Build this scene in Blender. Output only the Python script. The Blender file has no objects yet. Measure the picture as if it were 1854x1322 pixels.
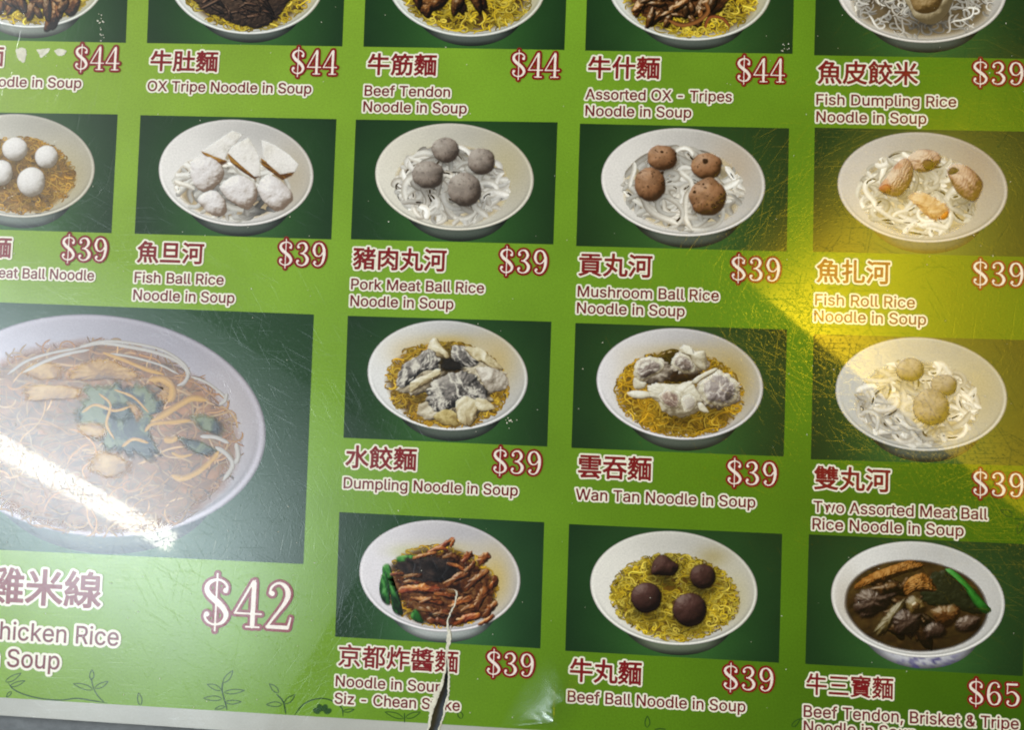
import bpy, math, json, random
import numpy as np

# ------------------------------------------------------------------ camera, world, lamps, exposure
scene = bpy.context.scene
COL = scene.collection
scene.render.engine = 'CYCLES'
scene.render.resolution_x, scene.render.resolution_y = 1024, 731
scene.cycles.use_denoising = True
scene.cycles.max_bounces = 6
scene.cycles.transparent_max_bounces = 32
scene.cycles.filter_width = 2.0
scene.view_settings.view_transform = 'Standard'
scene.view_settings.look = 'None'
scene.view_settings.exposure = 0.0
scene.view_settings.gamma = 1.0
scene.view_settings.use_curve_mapping = False

from mathutils import Matrix, Vector
FOC = 1500.0                                   # focal length in photograph pixels (1854 wide)
CAM = np.array([0.14702745, -0.10620983, 0.17973286])          # metres: 18 cm above the menu
ROT = np.array([[0.99763349, 0.03877066, -0.05678247],         # camera right
                [0.03583609, -0.99801336, -0.05181806],        # camera down
                [-0.05867869, 0.04966057, -0.99704094]])       # camera forward
cd = bpy.data.cameras.new('camera')
cam = bpy.data.objects.new('camera', cd)
COL.objects.link(cam)
mw = Matrix.Identity(4)
for i in range(3):
    mw[i][0], mw[i][1], mw[i][2], mw[i][3] = ROT[0][i], -ROT[1][i], -ROT[2][i], CAM[i]
cam.matrix_world = mw
cd.sensor_width = 36.0
cd.lens = 36.0 * FOC / 1854.0
cd.clip_start, cd.clip_end = 0.005, 50.0
scene.camera = cam

world = bpy.data.worlds.new('World')
scene.world = world
world.use_nodes = True
world.node_tree.nodes['Background'].inputs[0].default_value = (0.80, 0.90, 1.0, 1)
world.node_tree.nodes['Background'].inputs[1].default_value = 0.03


def on_sheet(px, py):
    """artwork coordinate (photograph pixel) -> point on the menu's plane, metres"""
    px = np.asarray(px, float); py = np.asarray(py, float)
    d = ((px - 927) / FOC)[..., None] * ROT[0] + ((py - 661) / FOC)[..., None] * ROT[1] + ROT[2]
    k = -CAM[2] / d[..., 2]
    p = CAM + d * k[..., None]
    return p[..., 0], p[..., 1]


def mirrored(px, py, h):
    """the spot at height h that the glossy film shows at this artwork coordinate"""
    x, y = on_sheet(px, py)
    k = (h + CAM[2]) / CAM[2]
    return np.array([CAM[0] + (x - CAM[0]) * k, CAM[1] + (y - CAM[1]) * k, h])


def area_lamp(name, a, b, width, power, color, fade=None, flip=False):
    """rectangular lamp with its long axis from a to b, facing down; fade = list of (position, strength) across it"""
    a, b = np.array(a), np.array(b)
    ld = bpy.data.lights.new(name, 'AREA')
    ld.shape = 'RECTANGLE'
    ld.size = float(np.linalg.norm(b - a)); ld.size_y = width
    ld.energy = power; ld.color = color
    o = bpy.data.objects.new(name, ld); COL.objects.link(o)
    x = (b - a) / np.linalg.norm(b - a)
    z = np.array([0, 0, 1.0]); z = z - x * (x @ z); z /= np.linalg.norm(z)
    y = np.cross(z, x)
    m = Matrix.Identity(4)
    c = (a + b) / 2
    for i in range(3):
        m[i][0], m[i][1], m[i][2], m[i][3] = x[i], y[i], z[i], c[i]
    o.matrix_world = m
    if fade:
        ld.use_nodes = True
        nt = ld.node_tree; em = nt.nodes['Emission']
        ge = nt.nodes.new('ShaderNodeNewGeometry')
        sp = nt.nodes.new('ShaderNodeSeparateXYZ')
        nt.links.new(ge.outputs['Parametric'], sp.inputs[0])
        prev = None
        for axis, stops in zip((0, 1), fade):
            if not stops: continue
            r = nt.nodes.new('ShaderNodeValToRGB')
            r.color_ramp.interpolation = 'B_SPLINE'
            while len(r.color_ramp.elements) < len(stops): r.color_ramp.elements.new(0.5)
            for e, (p, v) in zip(r.color_ramp.elements, stops):
                e.position = p; e.color = (v, v, v, 1)
            nt.links.new(sp.outputs[axis], r.inputs[0])
            if prev is None: prev = r.outputs[0]
            else:
                mu = nt.nodes.new('ShaderNodeMath'); mu.operation = 'MULTIPLY'
                nt.links.new(prev, mu.inputs[0]); nt.links.new(r.outputs[0], mu.inputs[1]); prev = mu.outputs[0]
        nt.links.new(prev, em.inputs['Strength'])
    return o


MID = np.array([0.147, -0.106, 0.0])
# unseen key light added at the upper left, outside the film's mirror view
key = bpy.data.lights.new('key_light', 'AREA'); key.shape = 'RECTANGLE'; key.size, key.size_y = 0.35, 0.4
key.energy = 24.0; key.color = (0.95, 0.98, 1.0)
ko = bpy.data.objects.new('key_light', key); COL.objects.link(ko)
ko.location = MID + np.array([-1.25, 0.55, 0.85])
ko.rotation_euler = (Vector(MID) - ko.location).to_track_quat('-Z', 'Y').to_euler()
# fluorescent tube on the ceiling whose image lies across the big bowl
H1 = 1.5
area_lamp('fluorescent_tube', mirrored(-420, 567, H1), mirrored(313, 985, H1), 0.044, 2.5, (1.0, 0.95, 0.74))
# pale faded panel added round the tube to veil the lower left corner
area_lamp('veil_panel', mirrored(-420, 540, H1 + 0.05), mirrored(560, 1190, H1 + 0.05), 0.95, 92.0, (0.76, 0.89, 1.0),
          fade=([(0, .25), (.35, .8), (.6, 1), (.84, .55), (1, 0)], [(0, 0), (.25, .2), (.5, 1), (.75, .25), (1, 0)]))
# warm lamp whose image lies over the right-hand dishes
W = 640
area_lamp('warm_lamp', mirrored(1330 + .631 * W / 2, 488 - .775 * W / 2, 1.2), mirrored(2000 + .631 * W / 2, 1033 - .775 * W / 2, 1.2), 0.59, 33.0, (1.0, 0.66, 0.015),
          fade=([(0, 0), (.09, .25), (.16, 1), (.27, 1), (.42, .5), (.6, .3), (1, .2)], [(0, 1), (.07, .85), (.16, .52), (.32, .40), (.5, .24), (.75, .05), (1, .0)]))
# ------------------------------------------------------------------ letter outlines (thousandths of an em): advance|contour;contour...
GLYPHS = {
    '牛': '1000|472,840 551,840 551,657 894,657 894,584 551,584 551,345 950,345 950,271 551,271 551,-79 472,-79 472,271 52,271 52,345 472,345 472,584 227,584 194,523 159,467 123,418 76,447 52,458 126,558 186,679 232,813 309,798 260,657 472,657',
    '肚': '1000|99,803 99,443 95,282 76,110 28,-47 72,-70 90,-83 126,22 150,138 162,259 315,259 313,8 308,2 298,0 202,1 211,-22 223,-71 322,-66 352,-57 372,-41 382,-17 385,17 385,803;168,733 315,733 315,569 168,569;168,499 315,499 315,330 166,330;651,829 726,829 726,525 942,525 942,451 726,451 726,37 960,37 960,-37 414,-37 414,37 651,37 651,451 449,451 449,525 651,525',
    '麵': '1000|298,841 236,841 236,765 57,765 57,707 236,707 236,555 179,491 107,434 32,392 61,363 72,347 129,383 185,429 236,482 236,381 209,388 166,305 109,231 42,169 87,119 132,161 175,210 213,264 354,264 331,215 303,171 272,130 199,186 153,149 230,88 170,42 103,5 32,-24 46,-41 70,-81 144,-48 214,-6 277,45 306,16 351,-37 400,5 378,31 320,89 367,151 405,221 436,301 395,322 246,320 271,371 267,372 298,372 298,471 392,393 426,361 462,413 298,530 298,549 333,518 361,550 373,569 435,502 468,539 449,562 395,614 415,679 369,688 354,637 330,591 298,553 298,707 450,707 450,765 298,765;956,784 466,784 466,717 690,717 663,578 485,578 485,-79 544,-79 544,-33 876,-33 876,-77 936,-77 936,578 733,578 762,717 956,717;136,689 184,680 167,616 225,554 192,517 147,571 109,512 86,487 45,517 87,564 117,622;544,511 620,511 620,33 544,33;802,511 876,511 876,33 802,33;674,511 750,511 750,394 674,394;674,336 750,336 750,213 674,213;674,155 750,155 750,33 674,33',
    '筋': '1000|132,536 132,318 127,198 103,72 45,-44 88,-70 106,-85 148,-11 176,70 193,155 374,155 372,-4 367,-10 357,-11 255,-11 272,-57 277,-79 335,-79 379,-75 411,-67 432,-52 442,-28 445,5 445,536;374,473 204,473 204,379 374,379;374,316 204,316 200,216 374,216;191,844 262,826 227,748 485,748 485,684 315,684 350,614 362,583 295,559 262,640 239,684 192,684 129,593 95,555 31,597 94,667 149,752;578,844 652,826 617,748 942,748 942,684 732,684 775,614 790,582 724,557 706,596 653,684 579,684 546,638 511,596 474,560 410,604 478,670 535,752;622,571 693,571 693,460 923,460 912,171 898,25 876,-40 858,-58 838,-68 781,-75 696,-74 685,-24 675,-2 779,-6 804,-2 812,6 828,57 840,179 849,392 693,392 681,232 625,70 500,-81 466,-48 447,-34 562,106 612,252 622,392 482,392 482,460 622,460',
    '什': '1000|291,836 361,815 332,744 299,674 262,607 262,-78 189,-78 189,491 117,398 79,357 52,408 36,431 134,545 222,684;607,830 685,830 685,494 955,494 955,420 685,420 685,-80 607,-80 607,420 327,420 327,494 607,494',
    '魚': '1000|431,63 418,129 346,123 357,56 367,-70 443,-60 440,-4;644,73 615,136 547,121 575,55 599,-12 615,-69 688,-51 670,6;870,90 810,157 743,127 802,58 855,-16 893,-81 965,-47 925,18;180,149 252,129 214,50 164,-24 106,-83 39,-44 95,8 143,75;331,844 414,827 382,776 609,776 620,779 673,746 617,654 584,611 847,611 847,188 166,188 166,534 99,482 64,522 44,538 167,635 263,741;337,713 567,713 544,677 492,611 249,611 281,645;239,547 462,547 462,431 239,431;535,547 772,547 772,431 535,431;239,370 462,370 462,253 239,253;535,370 772,370 772,253 535,253',
    '皮': '1000|566,841 489,841 489,703 148,703 148,456 141,298 107,129 29,-27 73,-59 90,-76 166,65 206,223 221,377 305,377 359,274 425,183 503,105 405,57 298,18 184,-10 216,-56 228,-79 348,-46 462,-1 567,56 669,-3 784,-49 913,-82 943,-34 960,-13 839,15 730,53 633,103 725,191 801,297 859,423 810,450 795,447 566,447 566,631 823,631 785,539 766,502 834,481 865,542 927,691 870,707 856,703 566,703;489,631 223,631 223,447 489,447;384,377 757,377 707,289 644,212 569,148 495,214 433,291',
    '餃': '1000|864,534 810,604 753,569 858,422 899,358 959,401;569,602 639,579 594,498 543,419 493,351 433,396 483,457 530,529;770,420 840,403 813,316 778,237 736,164 804,90 881,30 968,-16 950,-34 917,-78 834,-31 759,30 692,103 625,33 548,-29 459,-81 429,-42 412,-26 504,27 583,90 649,163 607,236 571,314 540,397 604,415 628,349 658,286 692,226 724,286 750,351;704,805 678,845 616,817 664,734 682,697 448,697 448,628 941,628 941,697 684,697 746,729;228,846 292,824 275,792 384,694 424,649 375,599 339,642 241,738 187,668 126,606 63,553 28,624 105,685 174,761;269,619 254,653 195,635 227,550 100,550 100,70 92,37 73,14 52,1 65,-21 84,-68 110,-51 323,42 346,-30 406,-4 386,54 327,191 270,170 303,94 168,43 168,214 379,214 379,550 295,550;168,493 311,493 311,416 168,416;311,359 168,359 168,272 311,272',
    '米': '1000|459,839 538,839 538,455 941,455 941,380 598,380 704,246 833,128 968,39 948,21 911,-25 777,73 648,202 538,346 538,-80 459,-80 459,343 352,195 224,66 91,-34 35,29 169,120 296,242 400,380 58,380 58,455 459,455;813,791 894,758 785,582 731,509 667,539 719,616 771,705;241,704 184,782 116,753 172,673 221,589 253,516 327,549 292,623',
    '旦': '1000|63,39 936,39 936,-35 63,-35;207,783 207,180 802,180 802,783;281,711 725,711 725,519 281,519;281,447 725,447 725,252 281,252',
    '河': '1000|188,791 122,826 79,772 213,694 266,659 310,719 310,704 811,704 811,30 808,13 798,3 780,0 666,-1 581,2 604,-52 611,-78 781,-73 832,-64 863,-46 880,-17 885,29 885,704 964,704 964,777 310,777 310,721;370,565 370,131 439,131 439,201 686,201 686,565;439,496 616,496 616,269 439,269;138,521 73,554 32,499 217,390 259,452;307,257 252,306 189,189 122,77 62,-16 125,-67 187,35',
    '豬': '1000|678,840 608,840 608,716 489,716 489,650 608,650 608,524 446,524 446,457 660,457 620,417 535,343 498,343 498,315 388,245 439,188 498,226 498,-79 568,-79 568,-41 826,-41 826,-75 898,-75 898,343 642,343 679,379 750,457 953,457 953,524 804,524 851,592 895,663 935,738 868,759 811,654 811,716 678,716;454,774 46,774 46,705 210,705 159,637 98,575 32,524 85,471 150,527 182,559 209,515 220,491 168,427 103,368 35,323 52,306 80,267 138,311 195,366 246,425 268,333 203,248 120,172 31,116 47,98 72,56 145,106 217,169 280,240 280,140 268,61 246,13 228,-5 208,-12 161,-14 100,-10 109,-32 117,-78 200,-81 240,-76 274,-62 303,-35 344,70 350,240 314,431 391,327 418,282 474,319 444,366 360,472 475,590 412,633 377,587 293,490 273,532 223,607 271,671 291,705 454,705;808,650 678,650 678,524 719,524;571,281 826,281 826,179 568,179 568,279;568,119 826,119 826,21 568,21',
    '肉': '1000|557,837 478,837 462,692 96,692 96,-80 171,-80 171,619 444,619 399,525 325,448 213,390 230,373 258,334 357,383 430,444 483,517 575,460 662,399 730,346 780,405 704,460 609,522 511,580 524,619 830,619 828,3 821,-4 807,-7 661,-5 680,-58 685,-82 819,-77 861,-68 887,-51 900,-24 904,15 904,692 540,692;472,405 549,405 531,330 518,294 701,160 773,99 718,44 655,101 573,167 487,230 433,158 356,95 254,45 226,84 209,101 353,181 434,287',
    '丸': '1000|454,837 375,837 372,625 85,625 85,551 367,551 350,415 335,350 177,445 125,393 186,358 311,276 250,159 158,58 30,-23 71,-61 86,-82 216,4 311,108 377,228 479,144 518,106 575,167 528,210 403,304 423,384 437,467 446,551 677,551 677,54 686,-18 716,-55 775,-65 881,-65 940,-45 970,24 982,156 958,164 911,191 907,77 896,23 874,9 786,9 766,12 756,25 754,625 450,625',
    '貢': '1000|177,513 177,81 831,81 831,513;252,459 753,459 753,386 252,386;252,336 753,336 753,261 252,261;252,211 753,211 753,135 252,135;755,34 643,72 584,33 692,-6 791,-46 869,-82 949,-44 862,-6;348,75 417,44 323,-5 215,-48 108,-83 93,-64 53,-26 159,1 262,35;856,792 152,792 152,731 460,731 460,636 65,636 65,574 939,574 939,636 537,636 537,731 856,731',
    '扎': '1000|537,831 612,831 612,79 616,38 633,19 668,14 829,14 864,29 882,86 890,201 910,187 957,167 942,37 905,-32 833,-53 661,-53 586,-42 548,-1 537,80;224,839 298,839 298,638 442,638 442,568 298,568 298,372 438,410 447,341 298,299 298,9 294,-27 282,-51 261,-66 229,-74 184,-79 124,-79 111,-33 101,-10 205,-11 216,-9 222,-3 224,278 81,238 58,311 224,352 224,568 65,568 65,638 224,638',
    '水': '1000|542,838 462,838 460,9 453,2 440,0 314,1 326,-26 343,-81 411,-80 463,-75 500,-65 524,-48 538,-20 542,23 542,445 646,274 772,129 919,24 955,73 975,93 858,164 753,261 660,377 735,445 813,524 885,604 817,652 760,579 692,502 623,433 566,540 542,596;407,568 358,587 344,584 71,584 71,508 317,508 252,326 157,181 39,76 60,60 100,18 231,147 337,331',
    '雲': '1000|168,318 830,318 830,259 168,259;868,801 131,801 131,741 460,741 460,669 76,669 76,453 144,453 144,610 460,610 460,360 533,360 533,610 855,610 855,453 925,453 925,669 533,669 533,741 868,741;196,549 408,549 408,497 196,497;586,549 801,549 801,497 586,497;175,434 407,434 407,382 175,382;586,434 828,434 828,382 586,382;947,188 53,188 53,128 302,128 263,86 205,33 186,18 152,3 178,-68 235,-58 780,-30 830,-85 898,-50 843,8 772,71 697,128 947,128;364,86 403,128 665,128 620,107 719,28 280,10',
    '吞': '1000|111,784 893,784 893,715 518,715 480,608 457,557 949,557 949,487 658,487 741,392 846,315 968,260 956,237 937,185 842,230 798,257 798,-77 718,-77 718,-34 283,-34 283,-79 206,-79 206,248 122,194 76,171 34,235 154,303 252,388 331,487 52,487 52,557 372,557 396,608 435,715 111,715;381,426 420,487 577,487 617,426 664,368 720,315 286,315 336,368;283,246 718,246 718,36 283,36',
    '雙': '1000|245,824 184,840 145,747 94,663 35,593 50,578 77,541 127,600 127,346 500,346 500,398 368,398 368,457 467,457 467,507 368,507 368,566 467,566 467,576 502,534 557,602 557,345 946,345 946,397 793,397 793,457 909,457 909,507 793,507 793,565 909,565 909,615 793,615 793,673 930,673 930,726 818,726 766,831 705,815 747,726 631,726 673,823 611,840 573,749 524,665 467,594 467,616 368,616 368,673 488,673 488,726 392,726 377,761 338,835 277,818 320,726 203,726;192,616 192,673 305,673 305,616;622,615 622,673 730,673 730,615;192,507 192,566 305,566 305,507;622,507 622,565 730,565 730,507;192,398 192,457 305,457 305,398;622,397 622,457 730,457 730,397;841,259 792,291 777,287 103,287 103,224 235,224 220,217 278,158 347,105 425,59 303,26 176,3 47,-12 59,-33 78,-81 228,-59 375,-27 515,19 635,-21 764,-52 900,-72 929,-22 947,0 830,14 718,35 612,63 702,117 779,183;719,224 311,224 370,175 441,132 521,95 596,132 663,175',
    '京': '1000|188,561 188,267 464,267 462,-3 455,-9 441,-11 292,-10 303,-33 318,-81 455,-78 498,-70 525,-55 539,-31 543,7 543,267 822,267 822,561;262,495 743,495 743,334 262,334;815,133 746,205 685,167 754,93 820,15 869,-52 934,-8 882,58;235,204 308,177 249,97 179,18 107,-49 52,-2 121,60 185,132;515,804 487,848 415,824 476,716 65,716 65,642 937,642 937,716 564,716',
    '都': '1000|313,832 243,832 243,724 89,724 89,657 243,657 243,537 43,537 43,470 283,470 202,398 115,336 21,283 68,222 149,271 149,-75 217,-75 217,-16 443,-16 443,-61 515,-61 515,373 281,373 377,470 560,470 560,537 431,537 485,615 533,697 576,785 508,806 487,759 439,670 439,724 313,724;313,657 431,657 404,616 344,537 313,537;217,311 443,311 443,213 217,213;217,153 443,153 443,47 217,47;963,752 909,786 897,783 603,783 603,-80 677,-80 677,712 864,712 786,530 741,439 823,356 866,280 878,212 876,179 866,152 848,133 834,127 818,123 777,121 716,124 735,74 738,50 832,51 880,63 900,74 929,105 946,149 951,206 940,280 900,360 818,449 918,652',
    '炸': '1000|527,841 601,826 560,679 964,679 964,609 665,609 665,469 942,469 942,400 665,400 665,246 951,246 951,178 665,178 665,-80 591,-80 591,609 535,609 505,538 472,473 437,416 420,431 375,461 438,569 489,700;196,835 267,835 266,418 262,343 254,269 403,86 350,30 320,77 239,189 208,92 161,2 94,-83 60,-45 41,-30 143,130 187,309 196,493;345,668 408,643 325,439 283,459 306,524;84,635 140,628 133,540 119,449 97,368 40,391 62,464 76,550',
    '醬': '1000|955,348 46,348 46,295 372,295 372,248 115,248 115,-78 186,-78 186,-53 811,-53 811,-76 884,-76 884,248 607,248 607,295 955,295;433,295 433,248 547,248 547,295;186,203 368,203 347,173 297,148 204,130 240,85 350,116 409,156 431,203 547,203 547,179 555,138 584,119 643,114 811,115 811,75 186,75;607,203 811,203 811,159 797,156 622,158 610,164;186,32 811,32 811,-8 186,-8;345,840 277,840 277,705 159,705 159,827 97,827 97,653 277,653 277,597 52,597 52,544 115,544 115,538 110,498 91,451 49,405 103,374 149,428 171,486 177,544 277,544 277,375 345,375;646,843 707,829 665,800 859,800 871,803 909,781 786,682 612,622 415,591 387,639 535,656 478,696 511,720 588,666 654,682 581,726 612,749 642,734 699,697 744,715 783,737 817,761 589,761 533,740 405,703 384,735 371,747 485,774 578,806;748,636 817,636 817,578 949,578 949,528 817,528 817,442 814,414 803,396 783,384 750,379 645,377 640,394 623,429 708,428 741,431 746,435 748,444 748,528 494,528 537,502 576,473 607,445 561,403 529,433 487,465 443,493 482,528 377,528 377,578 748,578',
    '三': '1000|123,743 879,743 879,667 123,667;187,416 801,416 801,341 187,341;65,69 934,69 934,-7 65,-7',
    '寶': '1000|185,375 185,52 341,52 257,21 156,-7 53,-28 99,-79 213,-54 327,-20 424,21 376,52 606,52 567,19 684,-15 790,-50 874,-82 939,-36 859,-7 657,52 830,52 830,375;258,328 754,328 754,282 258,282;258,238 754,238 754,190 258,190;258,146 754,146 754,98 258,98;528,824 513,848 441,830 468,773 74,773 74,634 136,634 136,610 266,610 266,562 148,562 148,518 266,518 266,468 89,458 95,403 466,429 467,480 330,472 330,518 448,518 448,562 330,562 330,610 463,610 463,658 142,658 142,711 856,711 856,634 927,634 927,773 553,773;623,692 567,701 546,664 517,625 480,590 519,565 482,565 482,520 659,520 659,454 571,454 571,504 515,504 515,410 872,410 872,504 813,504 813,454 723,454 723,520 903,520 903,565 723,565 723,609 852,609 852,653 602,653;560,594 572,609 659,609 659,565 532,565',
    '雞': '1000|680,823 609,840 567,697 511,567 442,460 461,443 495,403 532,456 549,486 549,-79 617,-79 617,-32 960,-32 960,37 810,37 810,173 931,173 931,239 810,239 810,375 931,375 931,440 810,440 810,571 949,571 949,639 806,639 856,657 835,705 777,814 715,794 743,742 788,639 621,639 663,760;454,829 486,773 361,744 215,724 69,712 54,768 198,781 339,802;445,739 498,716 448,619 424,579 379,599 403,642;296,686 279,723 227,703 244,665 266,591 320,615;142,666 123,703 72,682 90,644 114,569 168,594;276,584 226,617 184,565 142,522 98,485 71,473 87,409 144,419 222,424 161,378 111,346 85,333 63,326 79,262 113,271 428,306 452,253 507,278 483,329 449,386 410,440 358,417 398,358 194,340 272,394 350,457 426,527 378,565 288,478 166,474 204,507;617,440 617,571 742,571 742,440;617,375 617,239 742,239 742,375;247,277 315,277 307,201 496,201 496,143 297,143 290,119 363,73 433,22 487,-24 443,-71 396,-28 335,19 268,64 225,4 161,-44 73,-81 63,-63 33,-27 131,14 193,70 228,143 49,143 49,201 240,201;617,173 617,37 742,37 742,173',
    '線': '1000|287,813 217,842 171,735 123,644 70,563 52,544 35,535 59,466 78,472 198,490 135,403 87,345 63,322 41,311 66,240 94,250 314,287 325,229 386,247 373,311 353,386 329,460 271,446 301,346 157,327 237,427 312,537 380,652 315,690 267,599 240,556 137,547 191,629 241,720;724,823 641,841 607,734 453,734 453,381 653,381 652,-6 647,-11 636,-12 534,-12 551,-58 556,-81 658,-77 690,-69 711,-54 721,-30 724,3 724,192 777,100 841,23 915,-36 929,-16 964,23 903,63 848,116 800,180 847,217 941,300 885,345 852,307 772,230 753,268 724,347 724,381 909,381 909,734 682,734;523,674 837,674 837,587 523,587;523,530 837,530 837,441 523,441;631,285 587,300 416,298 416,235 547,235 500,144 436,71 362,20 393,-14 405,-32 501,41 579,147;347,168 327,223 275,208 294,152 322,43 377,61;249,125 238,198 182,189 200,40 204,-27 263,-16;84,197 145,186 132,97 114,11 94,-62 35,-40 56,31 72,112',
    '&': '448|200,513 218,513 251,505 266,499 290,482 308,459 320,433 324,404 322,382 315,362 299,333 266,301 185,307 145,363 137,389 137,408 145,431 155,444 168,453 184,459 201,461 215,460 237,452 253,437 258,427 262,405 260,389 255,375 237,352 140,279 321,121 342,168 349,224 408,224 405,180 397,144 385,115 364,83 438,0 194,296;182,513 134,499 109,481 91,458 84,445 76,415 76,384 82,357 94,331 132,279 364,0;125,267 85,235 63,213 47,189 37,163 34,133 39,96 45,78 65,47 93,22 110,12 129,4 173,-6 215,-6 252,1 289,14 320,34 357,75;154,217 290,84 312,108;140,206 110,174 100,154 98,143 100,108 109,87 124,70 154,53 193,46 237,54 265,66 278,75',
    ',': '188|68,71 137,71 84,-119 38,-119',
    '-': '453|337,244 114,244 114,188 337,188',
    'A': '480|16,0 201,509 276,509 463,0 395,0 276,334 232,478 245,478 228,419 191,302 85,0;110,199 370,199;110,142 370,142',
    'B': '456|60,0 60,509 266,508 310,499 329,491 359,469 381,442 394,410 398,374 392,331 380,310 356,286 315,267 315,262 327,261 351,252 374,237 394,216 409,189 417,155 417,117 408,83 400,67 390,52 362,28 324,10 301,4 247,0;240,452 125,452 125,285 238,285 265,288 299,302 323,326 333,348 336,372 330,403 323,417 313,429 283,446;248,231 125,231 125,57 272,58 315,70 330,80 341,92 354,120 355,137 352,161 342,184 327,203 306,218 279,228',
    'C': '510|267,516 305,513 340,504 373,490 402,471 427,447 448,418 463,385 473,348 408,348 401,373 375,413 348,435 327,445 292,454 267,456 245,454 203,443 166,419 137,385 125,364 109,314 103,254 109,194 125,145 137,123 166,89 184,76 203,66 245,54 280,53 315,60 348,74 375,96 401,136 408,160 473,160 457,107 438,76 416,49 388,28 357,11 305,-4 267,-7 235,-5 205,1 177,11 150,25 126,42 104,63 70,115 57,146 42,215 40,254 42,293 57,362 70,393 104,445 150,484 177,498 205,508 235,514',
    'D': '502|60,0 60,509 125,509 125,0;93,452 93,509 261,507 325,492 353,478 399,441 418,418 446,361 455,329 462,255 455,181 446,149 433,119 417,92 398,68 376,48 351,31 322,17 256,2 96,0 96,57 244,58 296,70 337,94 368,128 388,172 398,226 399,255 394,312 379,361 354,399 320,428 275,446 249,450',
    'F': '410|60,0 60,509 369,509 369,452 125,452 125,278 346,278 346,221 125,221 125,0',
    'M': '628|60,0 60,509 150,509 314,84 478,509 568,509 568,0 507,0 507,432 342,0 286,0 121,432 121,0',
    'N': '523|60,0 60,509 136,509 369,141 414,55 405,54 399,146 399,509 463,509 463,0 387,0 177,331 108,452 119,454 125,317 125,0',
    'O': '533|267,516 299,514 329,508 357,498 384,484 408,466 429,445 448,421 464,393 477,362 486,329 493,254 486,179 477,146 464,115 429,63 408,42 384,25 357,11 329,1 299,-5 267,-7 235,-5 205,1 177,11 150,25 126,42 105,63 70,115 57,146 42,215 40,254 42,293 57,362 70,393 86,421 105,445 126,466 150,484 177,498 205,508 235,514;267,456 223,450 203,443 184,433 151,404 125,364 116,340 109,314 103,254 109,194 116,168 125,144 151,105 184,76 203,66 245,54 267,53 289,54 330,66 367,89 383,105 408,144 418,168 425,194 430,254 429,286 418,341 408,365 383,404 367,420 330,443 310,450',
    'P': '445|60,0 60,509 263,507 312,497 332,487 366,462 390,430 398,411 404,391 409,348 404,304 390,265 366,233 332,207 289,191 235,186 109,186 109,242 233,242 284,250 308,264 327,282 338,306 344,333 342,376 333,402 318,423 297,439 268,449 251,451 125,452 125,0',
    'R': '449|60,0 60,509 264,507 290,504 333,489 367,465 380,450 399,415 408,374 408,330 405,309 390,271 367,240 333,217 289,203 236,198 96,198 96,255 234,255 284,262 309,273 327,290 339,312 344,338 344,367 334,405 319,425 298,440 269,449 252,451 125,452 125,0;230,229 303,229 428,0 353,0',
    'S': '447|227,516 275,511 296,505 316,498 351,476 377,449 387,433 399,397 401,378 337,378 334,396 326,412 316,426 302,437 286,447 267,453 225,459 209,458 167,448 136,427 118,398 115,376 119,352 131,334 158,313 202,296 312,264 359,238 379,220 395,198 405,171 408,139 407,118 396,81 374,48 360,34 343,21 302,2 252,-8 224,-9 197,-8 149,1 108,19 91,31 76,45 54,77 46,96 38,137 104,137 110,110 123,88 132,79 166,59 209,50 257,52 286,60 321,82 336,102 345,126 345,151 338,171 325,186 296,205 184,239 128,260 86,289 60,326 54,348 53,393 58,413 65,431 87,463 119,488 158,506',
    'T': '449|32,509 417,509 417,452 257,452 257,0 193,0 193,452 32,452',
    'W': '686|16,509 82,509 170,171 197,40 189,40 208,133 306,509 380,509 462,196 497,40 488,40 504,120 603,509 670,509 530,0 455,0 363,339 336,475 350,475 323,341 230,0 155,0',
    'X': '474|29,509 104,509 204,361 243,292 232,292 261,345 374,509 446,509 259,239 259,287 456,0 382,0 268,165 230,231 244,231 221,189 91,0 18,0 217,284 217,236',
    'a': '389|194,384 227,382 275,367 296,353 315,333 329,306 336,272 337,251 337,0 277,0 277,52 272,52 252,25 236,12 215,1 176,-8 142,-8 126,-5 80,12 57,32 40,58 31,90 30,108 34,138 43,161 67,187 89,199 125,211 244,228 265,235 273,243 276,255 275,268 267,297 248,317 220,329 196,331 171,329 140,318 118,301 100,274 41,291 48,308 67,335 104,364 148,379;276,190 265,184 239,177 144,162 117,150 98,132 93,115 92,95 102,72 130,52 170,45 216,53 239,66 257,83 269,104 276,138',
    'c': '396|207,384 234,383 260,377 305,356 324,341 340,322 353,301 362,277 303,262 286,295 270,311 242,325 207,330 189,329 158,319 134,300 115,274 99,224 96,187 99,151 115,102 134,76 145,66 173,51 207,46 234,49 258,58 277,71 296,95 304,117 363,102 354,78 334,46 306,21 261,-1 221,-8 182,-7 137,6 117,16 82,46 68,64 46,108 36,159 34,187 36,216 46,268 68,312 82,330 98,346 137,371 182,383',
    'd': '424|311,509 372,509 372,0 313,0 313,59 307,59 287,31 272,17 241,-1 212,-7 172,-7 130,5 94,29 79,45 55,84 46,108 39,133 34,189 35,218 46,270 66,313 79,332 95,347 112,361 131,371 173,383 213,384 253,373 280,353 306,319 311,319;205,330 187,329 157,319 133,301 124,290 115,276 103,245 96,189 103,133 115,101 124,88 134,76 158,57 172,51 205,47 236,51 250,57 263,65 284,86 293,100 305,132 312,189 305,247 293,278 284,291 275,302 251,320 221,329',
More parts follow.
